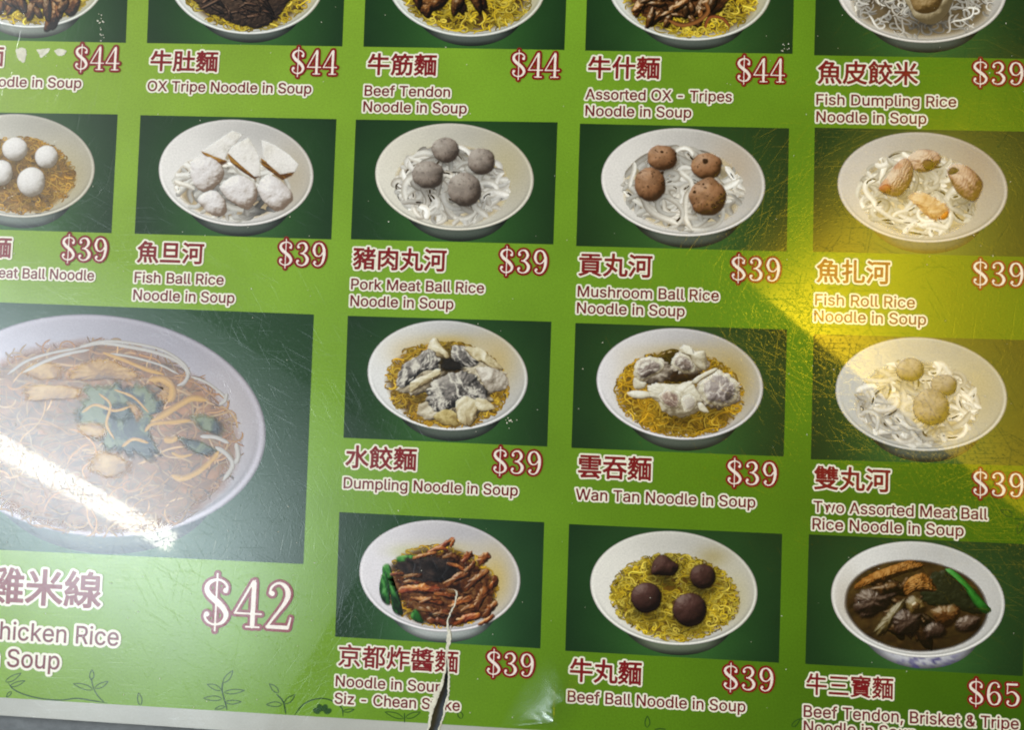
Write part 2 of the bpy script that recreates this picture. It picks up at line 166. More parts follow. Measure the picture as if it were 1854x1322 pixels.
    'e': '404|205,384 251,379 280,368 294,361 331,329 350,299 363,263 368,242 371,194 371,169 75,169 75,221 338,221 310,202 303,254 291,282 263,314 237,326 205,330 173,326 146,313 125,294 109,270 99,241 96,211 97,157 110,106 118,92 139,70 151,61 179,50 224,47 244,50 271,61 292,80 306,105 365,91 345,51 311,19 283,4 266,-1 212,-8 185,-7 138,6 117,16 82,46 68,64 46,108 35,159 34,187 39,242 46,267 55,290 81,329 97,346 135,370 180,383',
    'f': '254|187,530 222,527 243,521 227,468 200,474 171,470 154,460 142,431 142,0 81,0 81,432 84,461 96,486 124,513 148,524;228,379 6,379 6,327 228,327',
    'g': '425|196,384 228,382 264,367 288,346 308,319 313,319 313,379 372,379 372,-9 367,-54 350,-90 324,-117 308,-127 291,-136 251,-147 207,-151 150,-144 105,-127 73,-101 51,-69 101,-41 128,-72 165,-92 192,-97 229,-96 267,-85 295,-62 304,-47 310,-28 311,68 306,68 280,34 263,21 241,11 212,5 173,6 132,17 95,39 80,53 55,90 39,136 34,191 35,220 46,271 66,314 80,332 112,361 131,371 173,383;205,330 188,329 158,320 145,312 124,290 115,277 103,246 96,193 103,138 124,96 134,85 158,68 172,63 205,59 237,63 264,75 275,84 285,95 300,121 312,172 312,212 309,231 300,264 285,291 275,303 251,320 222,329',
    'h': '410|53,509 114,509 114,287 102,287 112,312 137,349 169,372 207,383 246,383 280,376 309,360 332,336 341,321 348,304 356,264 357,0 296,0 295,256 283,291 273,304 246,323 229,328 210,329 184,326 150,311 126,283 114,243 114,0 53,0',
    'i': '167|53,379 114,379 114,0 53,0;84,524 100,521 114,512 126,491 126,475 114,455 100,446 84,443 60,449 44,468 41,483 44,499 54,512 67,521',
    'k': '381|53,509 114,509 114,0 53,0;284,379 360,379 184,199 177,199 110,137 110,212 121,212;148,186 191,229 372,0 294,0',
    'l': '189|53,509 114,509 115,77 120,62 130,54 146,52 170,54 181,3 156,-2 119,-1 101,3 86,10 74,20 58,47 53,84',
    'm': '610|219,386 239,385 257,380 287,361 309,331 316,314 321,295 312,295 322,321 337,343 368,369 394,380 437,386 468,383 497,372 522,354 541,328 548,313 556,276 557,0 496,0 494,273 490,289 473,313 447,326 419,330 395,328 365,314 345,290 338,270 335,247 335,0 274,0 273,275 262,301 242,320 229,326 199,330 168,325 148,314 132,299 117,266 114,253 114,0 53,0 53,379 112,379 112,295 108,295 118,323 132,346 141,355 172,376 195,384',
    'n': '410|227,384 280,376 309,360 332,336 348,304 356,264 357,240 357,0 296,0 295,256 283,291 273,304 246,323 229,328 210,329 184,326 150,311 126,283 114,243 114,0 53,0 53,379 112,379 112,287 102,287 112,312 137,349 152,362 187,379',
    'o': '415|207,384 233,383 278,371 299,360 333,330 347,312 369,268 376,243 381,187 380,159 369,108 347,64 333,46 299,16 278,6 233,-7 207,-8 182,-7 137,6 117,16 82,46 68,64 46,108 36,159 34,187 36,216 46,268 68,312 82,330 98,346 137,371 182,383;207,330 189,329 158,319 134,300 115,274 108,258 99,224 96,187 99,151 108,117 115,102 134,76 158,57 173,51 207,46 242,51 257,57 282,76 307,117 316,151 319,187 316,224 307,258 300,274 282,300 257,319 226,329',
    'p': '424|229,384 252,383 274,378 313,361 345,332 370,293 379,270 389,218 389,160 379,108 359,64 346,45 330,29 294,5 252,-7 198,-5 173,4 145,24 118,59 114,59 114,-143 53,-143 53,379 112,379 112,319 118,319 137,346 171,373 212,384;237,329 203,329 188,325 174,320 150,302 140,291 125,263 113,210 113,169 116,150 125,115 132,100 140,86 162,65 188,51 204,48 237,48 253,51 267,57 291,76 309,101 325,151 328,189 325,227 309,276 301,290 280,311 253,325',
    'r': '259|213,385 243,384 243,322 213,326 194,325 159,315 132,293 117,262 114,250 114,0 53,0 53,379 112,379 112,321 115,321 130,347 152,367 181,380',
    's': '365|187,384 206,384 239,378 279,358 307,328 324,290 268,277 251,307 232,323 205,331 171,332 143,324 121,308 110,289 112,258 124,243 144,232 254,202 275,194 292,183 317,158 330,125 331,107 330,90 321,61 302,35 290,24 260,6 242,0 223,-5 182,-8 128,-2 112,3 84,18 72,27 53,50 45,63 36,94 94,107 105,79 124,60 150,49 181,45 200,46 232,55 255,71 262,81 267,91 267,112 265,121 254,136 237,147 125,177 104,186 72,208 53,237 48,255 47,274 51,305 65,332 75,343 100,363 131,377 167,384',
    't': '227|65,471 126,471 128,76 136,61 150,53 177,50 202,54 213,2 208,0 168,-4 145,-3 125,2 107,10 92,21 80,35 72,52 65,93;204,379 6,379 6,327 204,327',
    'u': '410|53,379 114,379 114,144 119,105 137,75 150,64 164,56 200,50 226,53 259,69 276,86 293,122 296,153 296,379 357,379 357,0 298,0 298,92 307,92 286,47 272,30 240,7 203,-4 164,-4 130,4 101,20 78,44 62,76 54,116',
    'w': '567|23,379 87,379 165,91 175,41 165,41 196,176 252,379 316,379 362,214 284,309 277,338 291,338 280,295 287,295;138,0 199,0 277,280;480,379 545,379 429,0 397,67 402,41 391,41 423,176',
    'z': '380|48,379 333,379 333,331 126,60 126,56 339,56 339,0 42,0 42,46 254,320 254,323 48,323',
}
# ------------------------------------------------------------------ materials
def lin(c):
    c = np.asarray(c, float) / 255.0
    return np.where(c <= 0.04045, c / 12.92, ((c + 0.055) / 1.055) ** 2.4)


def film_group():
    """the scratched clear film over the print: gives the normal shared by every laminated surface"""
    g = bpy.data.node_groups.new('scratched_film', 'ShaderNodeTree')
    g.interface.new_socket('Film Normal', in_out='OUTPUT', socket_type='NodeSocketVector')
    g.interface.new_socket('Haze Normal', in_out='OUTPUT', socket_type='NodeSocketVector')
    N, L = g.nodes, g.links
    out = N.new('NodeGroupOutput'); geo = N.new('ShaderNodeNewGeometry')
    acc = None
    for k, ang in enumerate((8, 34, 61, 88, 117, 149)):
        mp = N.new('ShaderNodeMapping'); mp.inputs['Rotation'].default_value = (0, 0, math.radians(ang))
        mp.inputs['Location'].default_value = (0.37 * k, 0.11 * k, 0)
        L.new(geo.outputs['Position'], mp.inputs['Vector'])
        st = N.new('ShaderNodeVectorMath'); st.operation = 'MULTIPLY'; st.inputs[1].default_value = (2600 + 260 * k, 70, 0)
        L.new(mp.outputs[0], st.inputs[0])
        no = N.new('ShaderNodeTexNoise'); no.noise_dimensions = '2D'
        no.inputs['Scale'].default_value = 1.0; no.inputs['Detail'].default_value = 1.5
        L.new(st.outputs[0], no.inputs['Vector'])
        mr = N.new('ShaderNodeMapRange'); mr.inputs[1].default_value = 0.70; mr.inputs[2].default_value = 0.80
        L.new(no.outputs[0], mr.inputs[0])
        if acc is None: acc = mr.outputs[0]
        else:
            m = N.new('ShaderNodeMath'); m.operation = 'ADD'
            L.new(acc, m.inputs[0]); L.new(mr.outputs[0], m.inputs[1]); acc = m.outputs[0]
    gr = N.new('ShaderNodeTexNoise'); gr.inputs['Scale'].default_value = 1500; gr.inputs['Detail'].default_value = 2
    L.new(geo.outputs['Position'], gr.inputs['Vector'])
    wv = N.new('ShaderNodeTexNoise'); wv.inputs['Scale'].default_value = 28; wv.inputs['Detail'].default_value = 2
    L.new(geo.outputs['Position'], wv.inputs['Vector'])
    b0 = N.new('ShaderNodeBump'); b0.inputs['Strength'].default_value = 1; b0.inputs['Distance'].default_value = 0.00003
    L.new(wv.outputs[0], b0.inputs['Height'])
    b1 = N.new('ShaderNodeBump'); b1.inputs['Strength'].default_value = 1; b1.inputs['Distance'].default_value = 0.000006
    gm = N.new('ShaderNodeMapRange'); gm.inputs[1].default_value = 0.58; gm.inputs[2].default_value = 0.70
    L.new(gr.outputs[0], gm.inputs[0]); L.new(gm.outputs[0], b1.inputs['Height']); L.new(b0.outputs[0], b1.inputs['Normal'])
    b2 = N.new('ShaderNodeBump'); b2.inputs['Strength'].default_value = 1; b2.inputs['Distance'].default_value = -0.0000042
    L.new(acc, b2.inputs['Height']); L.new(b1.outputs[0], b2.inputs['Normal'])
    L.new(b2.outputs[0], out.inputs[0])
    b3 = N.new('ShaderNodeBump'); b3.inputs['Strength'].default_value = 1; b3.inputs['Distance'].default_value = -0.000006
    L.new(acc, b3.inputs['Height'])
    L.new(b3.outputs[0], out.inputs[1])
    return g


FILM = film_group()


def laminated(name, color=None, grain=0.10, mottle=None, soft=False):
    m = bpy.data.materials.new(name); m.use_nodes = True
    nt = m.node_tree; N, L = nt.nodes, nt.links
    bs = N['Principled BSDF']
    f = N.new('ShaderNodeGroup'); f.node_tree = FILM
    L.new(f.outputs[0], bs.inputs['Coat Normal']); L.new(f.outputs[1], bs.inputs['Normal'])
    bs.inputs['Coat Weight'].default_value = 1.0; bs.inputs['Coat Roughness'].default_value = 0.032
    bs.inputs['Coat IOR'].default_value = 1.5
    bs.inputs['Roughness'].default_value = 0.36; bs.inputs['Specular IOR Level'].default_value = 0.22
    if color is None:
        at = N.new('ShaderNodeAttribute'); at.attribute_name = 'Col'; src = at.outputs['Color']
    else:
        rgb = N.new('ShaderNodeRGB'); rgb.outputs[0].default_value = (*lin(color), 1); src = rgb.outputs[0]
    geo = N.new('ShaderNodeNewGeometry')
    nz = N.new('ShaderNodeTexNoise'); nz.inputs['Scale'].default_value = 2600; nz.inputs['Detail'].default_value = 2
    L.new(geo.outputs['Position'], nz.inputs['Vector'])
    mr = N.new('ShaderNodeMapRange'); mr.inputs[1].default_value = 0.25; mr.inputs[2].default_value = 0.75
    mr.inputs[3].default_value = 1 - grain; mr.inputs[4].default_value = 1 + grain
    L.new(nz.outputs[0], mr.inputs[0])
    mx = N.new('ShaderNodeMix'); mx.data_type = 'RGBA'; mx.blend_type = 'MULTIPLY'; mx.inputs[0].default_value = 1
    L.new(src, mx.inputs[6]); L.new(mr.outputs[0], mx.inputs[7]); res = mx.outputs[2]
    if mottle:
        n2 = N.new('ShaderNodeTexNoise'); n2.inputs['Scale'].default_value = mottle; n2.inputs['Detail'].default_value = 5
        L.new(geo.outputs['Position'], n2.inputs['Vector'])
        m2 = N.new('ShaderNodeMapRange'); m2.inputs[1].default_value = 0.3; m2.inputs[2].default_value = 0.7
        m2.inputs[3].default_value = 0.9; m2.inputs[4].default_value = 1.08
        L.new(n2.outputs[0], m2.inputs[0])
        mx2 = N.new('ShaderNodeMix'); mx2.data_type = 'RGBA'; mx2.blend_type = 'MULTIPLY'; mx2.inputs[0].default_value = 1
        L.new(res, mx2.inputs[6]); L.new(m2.outputs[0], mx2.inputs[7]); res = mx2.outputs[2]
    L.new(res, bs.inputs['Base Color'])
    if soft:                                    # ink that thins out towards the edge of a printed morsel
        tr = N.new('ShaderNodeBsdfTransparent'); mi = N.new('ShaderNodeMixShader')
        L.new(at.outputs['Alpha'], mi.inputs[0]); L.new(tr.outputs[0], mi.inputs[1]); L.new(bs.outputs[0], mi.inputs[2])
        L.new(mi.outputs[0], N['Material Output'].inputs['Surface'])
    return m


INK = laminated('laminated_print')
INK_SOFT = laminated('laminated_soft_print', soft=True)
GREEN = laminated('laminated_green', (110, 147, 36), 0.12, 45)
# the background is printed as a blend from lime at the upper left to deep green at the lower right
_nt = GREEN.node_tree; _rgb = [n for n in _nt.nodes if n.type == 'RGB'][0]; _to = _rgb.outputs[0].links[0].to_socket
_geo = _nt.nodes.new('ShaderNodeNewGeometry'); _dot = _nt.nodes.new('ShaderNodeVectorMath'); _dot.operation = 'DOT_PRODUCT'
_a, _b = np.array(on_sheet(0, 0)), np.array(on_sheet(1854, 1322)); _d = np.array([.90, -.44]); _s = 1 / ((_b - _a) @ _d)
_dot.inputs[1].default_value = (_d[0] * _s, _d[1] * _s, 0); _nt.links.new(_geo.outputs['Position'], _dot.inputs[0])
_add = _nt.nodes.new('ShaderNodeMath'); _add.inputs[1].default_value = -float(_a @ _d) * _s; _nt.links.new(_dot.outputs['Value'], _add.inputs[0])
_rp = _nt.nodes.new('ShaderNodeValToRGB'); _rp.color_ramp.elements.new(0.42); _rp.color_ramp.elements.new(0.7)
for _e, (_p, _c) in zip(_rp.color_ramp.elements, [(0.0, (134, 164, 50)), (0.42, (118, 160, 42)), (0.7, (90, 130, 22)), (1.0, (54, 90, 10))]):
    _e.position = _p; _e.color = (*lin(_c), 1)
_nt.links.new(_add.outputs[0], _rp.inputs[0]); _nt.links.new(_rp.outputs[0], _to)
WHITE = laminated('white_card', (178, 180, 176), 0.05, 60)


def matte(name, color, rough, scale, amount, bump=0.0):
    m = bpy.data.materials.new(name); m.use_nodes = True
    N, L = m.node_tree.nodes, m.node_tree.links; bs = N['Principled BSDF']
    bs.inputs['Roughness'].default_value = rough
    geo = N.new('ShaderNodeNewGeometry')
    nz = N.new('ShaderNodeTexNoise'); nz.inputs['Scale'].default_value = scale; nz.inputs['Detail'].default_value = 6
    nz.inputs['Roughness'].default_value = 0.65
    L.new(geo.outputs['Position'], nz.inputs['Vector'])
    r = N.new('ShaderNodeValToRGB'); c = lin(color)
    r.color_ramp.elements[0].position = 0.3; r.color_ramp.elements[0].color = (*(c * (1 - amount)), 1)
    r.color_ramp.elements[1].position = 0.7; r.color_ramp.elements[1].color = (*np.minimum(c * (1 + amount), 1), 1)
    L.new(nz.outputs[0], r.inputs[0]); L.new(r.outputs[0], bs.inputs['Base Color'])
    if bump:
        b = N.new('ShaderNodeBump'); b.inputs['Distance'].default_value = bump
        L.new(nz.outputs[0], b.inputs['Height']); L.new(b.outputs[0], bs.inputs['Normal'])
    return m


TABLE = matte('dark_table_top', (92, 96, 100), 0.45, 160, 0.35, 0.0002)
TORN = matte('torn_paper', (214, 212, 198), 0.9, 900, 0.16, 0.0003)

# ------------------------------------------------------------------ mesh kit (all artwork is given in photograph pixels and laid on the menu's plane)
LAYER = 2.5e-6


class Buf:
    def __init__(self): self.v, self.c, self.a, self.f, self.n = [], [], [], [], 0

    def add(self, px, py, z, faces, col, alpha=1.0):
        px = np.asarray(px, float).ravel(); py = np.asarray(py, float).ravel()
        x, y = on_sheet(px, py)
        self.v.append(np.stack([x, y, np.broadcast_to(z, x.shape)], 1))
        al = np.broadcast_to(np.asarray(alpha, float), (len(px),))      # thinning ink also shades what lies under it: make up for that
        self.c.append(np.broadcast_to(lin(col), (len(px), 3)) * (2 - al)[:, None])
        self.a.append(np.broadcast_to(np.asarray(alpha, float), (len(px),)))
        self.f.append([np.asarray(q) + self.n for q in faces] if isinstance(faces, list) else [np.asarray(faces) + self.n])
        self.n += len(px)

    def build(self, name, parent, mat=None, hole=None):
        v = np.concatenate(self.v); c = np.concatenate(self.c); al = np.concatenate(self.a)
        groups = [q for fs in self.f for q in fs if len(q)]
        if hole is not None:
            keep = []
            for q in groups:
                ctr = self_px(v[q].mean(axis=1))
                keep.append(q[~inside(ctr[:, 0], ctr[:, 1], hole)])
            groups = keep
        up = []
        for q in groups:
            X, Y = v[q][..., 0], v[q][..., 1]
            area = (X * np.roll(Y, -1, 1) - Y * np.roll(X, -1, 1)).sum(1)
            up.append(np.where((area < 0)[:, None], q[:, ::-1], q))
        groups = up
        loops = np.concatenate([q.ravel() for q in groups]).astype(np.int32)
        sizes = np.concatenate([np.full(len(q), q.shape[1]) for q in groups]).astype(np.int32)
        me = bpy.data.meshes.new(name)
        me.vertices.add(len(v)); me.vertices.foreach_set('co', v.astype(np.float32).ravel())
        me.loops.add(len(loops)); me.loops.foreach_set('vertex_index', loops)
        me.polygons.add(len(sizes))
        me.polygons.foreach_set('loop_start', (np.cumsum(sizes) - sizes).astype(np.int32))
        me.update(calc_edges=True); me.validate()
        a = me.color_attributes.new('Col', 'FLOAT_COLOR', 'POINT')
        if len(a.data) == len(v):
            a.data.foreach_set('color', np.concatenate([np.clip(c, 0, 1), np.clip(al, 0, 1)[:, None]], 1).astype(np.float32).ravel())
        me.materials.append(mat or (INK_SOFT if al.min() < 0.999 else INK))
        o = bpy.data.objects.new(name, me); COL.objects.link(o)
        o.parent = parent
        return o


def bm_fix_up(me):
    n = np.zeros(len(me.polygons) * 3, np.float32); me.polygons.foreach_get('normal', n)
    if n.reshape(-1, 3)[:, 2].mean() < 0: me.flip_normals()


def self_px(p):
    q = (p - CAM) @ ROT.T
    return np.stack([927 + FOC * q[:, 0] / q[:, 2], 661 + FOC * q[:, 1] / q[:, 2]], 1)


def inside(x, y, poly):
    x = np.asarray(x, float); y = np.asarray(y, float); r = np.zeros(x.shape, bool)
    for (x0, y0), (x1, y1) in zip(poly, poly[1:] + poly[:1]):
        if y0 == y1: continue
        r ^= ((y0 > y) != (y1 > y)) & (x < (x1 - x0) * (y - y0) / (y1 - y0) + x0)
    return r


def noise(x, y, seed=0):
    x = np.asarray(x, float); y = np.asarray(y, float)
    xi, yi = np.floor(x).astype(np.int64), np.floor(y).astype(np.int64)
    fx, fy = x - xi, y - yi
    fx = fx * fx * (3 - 2 * fx); fy = fy * fy * (3 - 2 * fy)

    def h(a, b):
        n = (a * 374761393 + b * 668265263 + seed * 974711) & 0x7fffffff
        n = ((n ^ (n >> 13)) * 1274126177) & 0x7fffffff
        return ((n ^ (n >> 16)) & 0xffff) / 65535.0
    return (h(xi, yi) * (1 - fx) + h(xi + 1, yi) * fx) * (1 - fy) + (h(xi, yi + 1) * (1 - fx) + h(xi + 1, yi + 1) * fx) * fy


def fbm(x, y, seed=0, octv=4):
    s = 0; a = 0.5
    for k in range(octv):
        s = s + a * noise(x * 2 ** k, y * 2 ** k, seed + 17 * k); a *= 0.5
    return s / (1 - 0.5 ** octv)


def smooth_closed(pts, n):
    p = np.asarray(pts, float); m = len(p)
    t = np.arange(n) * m / n; i = t.astype(int); u = (t - i)[:, None]
    a, b, c, d = p[(i - 1) % m], p[i % m], p[(i + 1) % m], p[(i + 2) % m]
    return 0.5 * (2 * b + (c - a) * u + (2 * a - 5 * b + 4 * c - d) * u ** 2 + (3 * b - a - 3 * c + d) * u ** 3)


def smooth_open(pts, n):
    p = np.asarray(pts, float); m = len(p)
    q = np.vstack([2 * p[0] - p[1], p, 2 * p[-1] - p[-2]])
    t = np.linspace(0, m - 1 - 1e-6, n); i = t.astype(int); u = (t - i)[:, None]
    a, b, c, d = q[i], q[i + 1], q[i + 2], q[i + 3]
    return 0.5 * (2 * b + (c - a) * u + (2 * a - 5 * b + 4 * c - d) * u ** 2 + (3 * b - a - 3 * c + d) * u ** 3)


def polar_faces(rings, seg):
    """vertex 0 is the centre; ring r (1..rings) holds seg vertices"""
    s = np.arange(seg); t = (s + 1) % seg
    tri = np.stack([np.zeros(seg, int), 1 + s, 1 + t], 1)
    r = np.arange(rings - 1)[:, None]
    q = np.stack([1 + r * seg + s, 1 + (r + 1) * seg + s, 1 + (r + 1) * seg + t, 1 + r * seg + t], -1).reshape(-1, 4)
    return [tri, q]


def ramp(v, cols):
    cols = np.asarray(cols, float); v = np.clip(v, 0, 1) * (len(cols) - 1)
    i = np.minimum(v.astype(int), len(cols) - 2); u = (v - i)[..., None]
    return cols[i] * (1 - u) + cols[i + 1] * u


def oval(cx, cy, a, b, rot=0, n=48, wob=0.0, seed=0):
    t = np.arange(n) * 2 * math.pi / n
    k = 1 + wob * (fbm(np.cos(t) * 1.7 + 9, np.sin(t) * 1.7 + 9, seed) - 0.5) * 2
    x, y = a * k * np.cos(t), b * k * np.sin(t); c, s = math.cos(rot), math.sin(rot)
    return np.stack([cx + x * c - y * s, cy + x * s + y * c], 1)


def blob(buf, pts, cols, z, seed=1, dome=1.0, rough=0.5, freq=0.12, tint=None, tint_amt=0.5, spec=0.0, rim=0.45,
         ridges=None, smooth=True, light=(-0.45, -0.62), contrast=1.0, specks=0, edge_wob=0.0, feather=2.6, streak=None):
    """one printed morsel of food: outline in px, shaded as the food in the print is (its tones are ink)"""
    pts = np.asarray(pts, float)
    per = np.linalg.norm(np.diff(np.vstack([pts, pts[:1]]), axis=0), axis=1).sum()
    seg = int(min(140, max(28, per / 2.2)))
    if smooth: out = smooth_closed(pts, seg)
    else:
        d = np.r_[0, np.cumsum(np.linalg.norm(np.diff(np.vstack([pts, pts[:1]]), axis=0), axis=1))]
        t = np.arange(seg) * d[-1] / seg; pp = np.vstack([pts, pts[:1]])
        out = np.stack([np.interp(t, d, pp[:, 0]), np.interp(t, d, pp[:, 1])], 1)
    c = out.mean(axis=0)
    if edge_wob:
        k = 1 + edge_wob * (fbm(out[:, 0] * 0.16, out[:, 1] * 0.16, seed + 5) - 0.5) * 2
        out = c + (out - c) * k[:, None]
    size = np.sqrt(np.mean(np.sum((out - c) ** 2, 1)))
    rings = int(min(34, max(7, size / 1.8)))
    t = np.linspace(0, 1, rings + 1)[1:]
    k1 = 1 - 0.6 * feather / max(size, feather * 1.5)
    t = np.r_[np.linspace(0, k1, rings - 2)[1:], np.linspace(k1, 1, 4)[1:]]; rings = len(t)
    P = np.vstack([c[None], (c + (out - c)[None] * t[:, None, None]).reshape(-1, 2)])
    th = np.arctan2(out[:, 1] - c[1], out[:, 0] - c[0]); rho = np.linalg.norm(out - c, axis=1)
    o = np.argsort(th); th_s = np.r_[th[o] - 2 * math.pi, th[o], th[o] + 2 * math.pi]; rho_s = np.tile(rho[o], 3)

    def height(x, y):
        dx, dy = x - c[0], y - c[1]; r = np.hypot(dx, dy) / np.interp(np.arctan2(dy, dx), th_s, rho_s)
        h = dome * size * np.sqrt(np.clip(1 - 0.93 * r * r, 0.0, 1))
        h = h + rough / freq * 0.95 * (fbm(x * freq, y * freq, seed) - 0.5)
        if ridges:
            ang, per_, amp = ridges
            w = (x * math.cos(ang) + y * math.sin(ang)) / per_ + 3.4 * fbm(x * 0.075, y * 0.075, seed + 3)
            h = h + amp * per_ * 0.25 * np.sin(w * 2 * math.pi)
        return h
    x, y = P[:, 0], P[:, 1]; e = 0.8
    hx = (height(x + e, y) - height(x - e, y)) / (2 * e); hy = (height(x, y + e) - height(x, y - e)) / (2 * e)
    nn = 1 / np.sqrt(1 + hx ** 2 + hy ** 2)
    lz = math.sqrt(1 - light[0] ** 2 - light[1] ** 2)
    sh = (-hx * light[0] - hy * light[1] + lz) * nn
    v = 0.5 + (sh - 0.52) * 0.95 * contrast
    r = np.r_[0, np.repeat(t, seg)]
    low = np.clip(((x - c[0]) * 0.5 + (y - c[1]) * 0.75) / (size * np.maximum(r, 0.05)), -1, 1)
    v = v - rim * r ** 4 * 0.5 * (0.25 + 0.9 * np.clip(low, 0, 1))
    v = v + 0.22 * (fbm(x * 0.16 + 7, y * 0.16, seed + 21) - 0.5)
    if streak:                                  # fibres and folds: (angle, along, across, amount)
        an, fa, fc, am = streak
        wx = x - c[0] + 9 * (fbm(x * 0.05, y * 0.05, seed + 51) - 0.5) * 2; wy = y - c[1] + 9 * (fbm(x * 0.05 + 31, y * 0.05, seed + 52) - 0.5) * 2
        an = an + 1.6 * (fbm(x * 0.03, y * 0.03, seed + 53) - 0.5)
        s = fbm((wx * np.cos(an) + wy * np.sin(an)) * fa, (-wx * np.sin(an) + wy * np.cos(an)) * fc, seed + 54, 3)
        v = v + (am * 2.4 * (s - 0.5) if am > 0 else -am * (2.0 * np.clip(1 - np.abs(s - 0.5) * 11, 0, 1) - 0.55 + 1.2 * (fbm(x * .06, y * .06, seed + 60) - .5)))
    col = ramp(v, cols)
    if tint is not None:
        w = np.clip((fbm(x * 0.07 + 40, y * 0.07, seed + 9) - 0.45) * 4, 0, 1)[:, None] * tint_amt
        col = col * (1 - w) + np.asarray(tint, float) * w * (0.45 + 0.75 * np.clip(v, 0, 1))[:, None]
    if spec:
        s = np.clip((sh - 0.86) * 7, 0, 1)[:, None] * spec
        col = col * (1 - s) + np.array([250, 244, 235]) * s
    if specks:
        w = (np.clip((noise(x * 0.33, y * 0.33, seed + 31) - 0.80) * 8, 0, 1) * specks)[:, None]
        col = col * (1 - w) + np.asarray(cols[0], float) * w
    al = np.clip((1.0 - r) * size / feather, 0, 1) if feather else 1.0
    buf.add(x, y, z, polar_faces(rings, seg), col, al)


def ribbon(buf, path, width, z, cols, bri=1.0, taper=True):
    """a flat printed strand with a dark-light-dark section"""
    p = np.asarray(path, float); d = np.gradient(p, axis=0)
    n = np.stack([-d[:, 1], d[:, 0]], 1) / (np.linalg.norm(d, axis=1)[:, None] + 1e-9)
    w = np.broadcast_to(np.asarray(width, float) / 2, (len(p),))
    if taper:
        u = np.linspace(0, 1, len(p)); w = w * np.clip(np.minimum(u, 1 - u) * 8 + 0.25, 0, 1)
    w = w[:, None]
    V = np.concatenate([p + n * w, p + n * w * 0.15, p - n * w])
    m = len(p); i = np.arange(m - 1)
    F = np.concatenate([np.stack([i, i + 1, m + i + 1, m + i], 1), np.stack([m + i, m + i + 1, 2 * m + i + 1, 2 * m + i], 1)])
    lo, hi = np.asarray(cols[0], float), np.asarray(cols[1], float)
    b = np.broadcast_to(np.asarray(bri, float), (m,))[:, None]
    C = np.concatenate([(lo * 0.35 + hi * 0.65) * b, hi * b, lo * b])
    buf.add(V[:, 0], V[:, 1], z + np.tile(np.linspace(0, 0.05 * LAYER, m), 3), F, np.clip(C, 0, 255))


def in_oval(x, y, e):
    cx, cy, a, b, rot = e; c, s = math.cos(rot), math.sin(rot)
    dx, dy = x - cx, y - cy
    return ((dx * c + dy * s) / a) ** 2 + ((-dx * s + dy * c) / b) ** 2


def noodles(name, parent, e, n, width, length, base, cols, z, seed, curl=0.5, spots=(), squash=0.75, base_wob=0.06, tone=None, label=None, floor=0.62, soup=(188, 168, 120), gaps=0, gap_col=(52, 38, 16)):
    """a tangle of strands inside the oval e over its dark bed"""
    rng = np.random.default_rng(seed); b = Buf()
    t = np.linspace(0, 1, 15)[1:]
    ol = oval(*e, n=72, wob=base_wob, seed=seed); c0 = np.array(e[:2])
    P = np.vstack([c0[None], (c0 + (ol - c0)[None] * t[:, None, None]).reshape(-1, 2)])
    base = np.asarray(base, float)
    k = fbm(P[:, 0] * 0.09, P[:, 1] * 0.09, seed)[:, None]
    rr = np.r_[0, np.repeat(t, 72)][:, None] ** 9
    cb = base * (0.45 + 1.1 * k)
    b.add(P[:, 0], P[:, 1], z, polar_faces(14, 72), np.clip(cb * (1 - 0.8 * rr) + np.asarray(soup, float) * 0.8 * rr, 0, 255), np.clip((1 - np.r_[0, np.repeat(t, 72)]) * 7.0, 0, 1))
    made = 0
    for tries in range(n * 4):
        if made >= n: break
        r = math.sqrt(rng.random()) * 0.99; a = rng.random() * 2 * math.pi
        c, s = math.cos(e[4]), math.sin(e[4])
        x0, y0 = e[2] * r * math.cos(a), e[3] * r * math.sin(a)
        p = np.array([e[0] + x0 * c - y0 * s, e[1] + x0 * s + y0 * c])
        K = 13; h = rng.random() * 2 * math.pi; L = length * (0.5 + rng.random()) / K
        turn = rng.normal(0, curl) * 0.55; pts = [p]
        for j in range(K):
            turn += rng.normal(0, curl) * 0.25; turn *= 0.93
            turn = float(np.clip(turn, -L / (0.9 * width), L / (0.9 * width)))
            h += turn
            p = p + L * np.array([math.cos(h), math.sin(h) * squash]); pts.append(p)
        pts = np.array(pts); q = in_oval(pts[:, 0], pts[:, 1], e)
        bad = np.nonzero(q > 1.03)[0]
        if len(bad): pts = pts[:bad[0]]
        if len(pts) < 5: continue
        depth = made / n
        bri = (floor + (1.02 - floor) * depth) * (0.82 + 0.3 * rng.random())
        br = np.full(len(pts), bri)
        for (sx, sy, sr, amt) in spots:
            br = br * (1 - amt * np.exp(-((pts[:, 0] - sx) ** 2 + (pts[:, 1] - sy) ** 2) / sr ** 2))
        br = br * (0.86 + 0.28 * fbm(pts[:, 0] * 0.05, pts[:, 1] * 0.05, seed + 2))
        ci = rng.integers(len(cols))
        if gaps and made % max(1, int(n * 0.75 / gaps)) == 0 and made > n * 0.3:
            q = smooth_open(pts[:5], 8)
            ribbon(b, q + rng.normal(0, 2, 2), min(width, 5) * (0.35 + 0.4 * rng.random()), z + 0.5 * LAYER + (made - 0.5) * (9e-6 / n), (gap_col, gap_col), 1.0)
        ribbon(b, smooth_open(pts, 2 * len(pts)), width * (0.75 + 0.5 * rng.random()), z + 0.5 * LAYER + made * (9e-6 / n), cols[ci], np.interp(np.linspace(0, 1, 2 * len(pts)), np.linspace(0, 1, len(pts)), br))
        made += 1
    o = b.build(name, parent)
    return o


def thing_part(buf, name, parent, label=None):
    o = buf.build(name, parent)
    if label: o['label'] = label
    return o


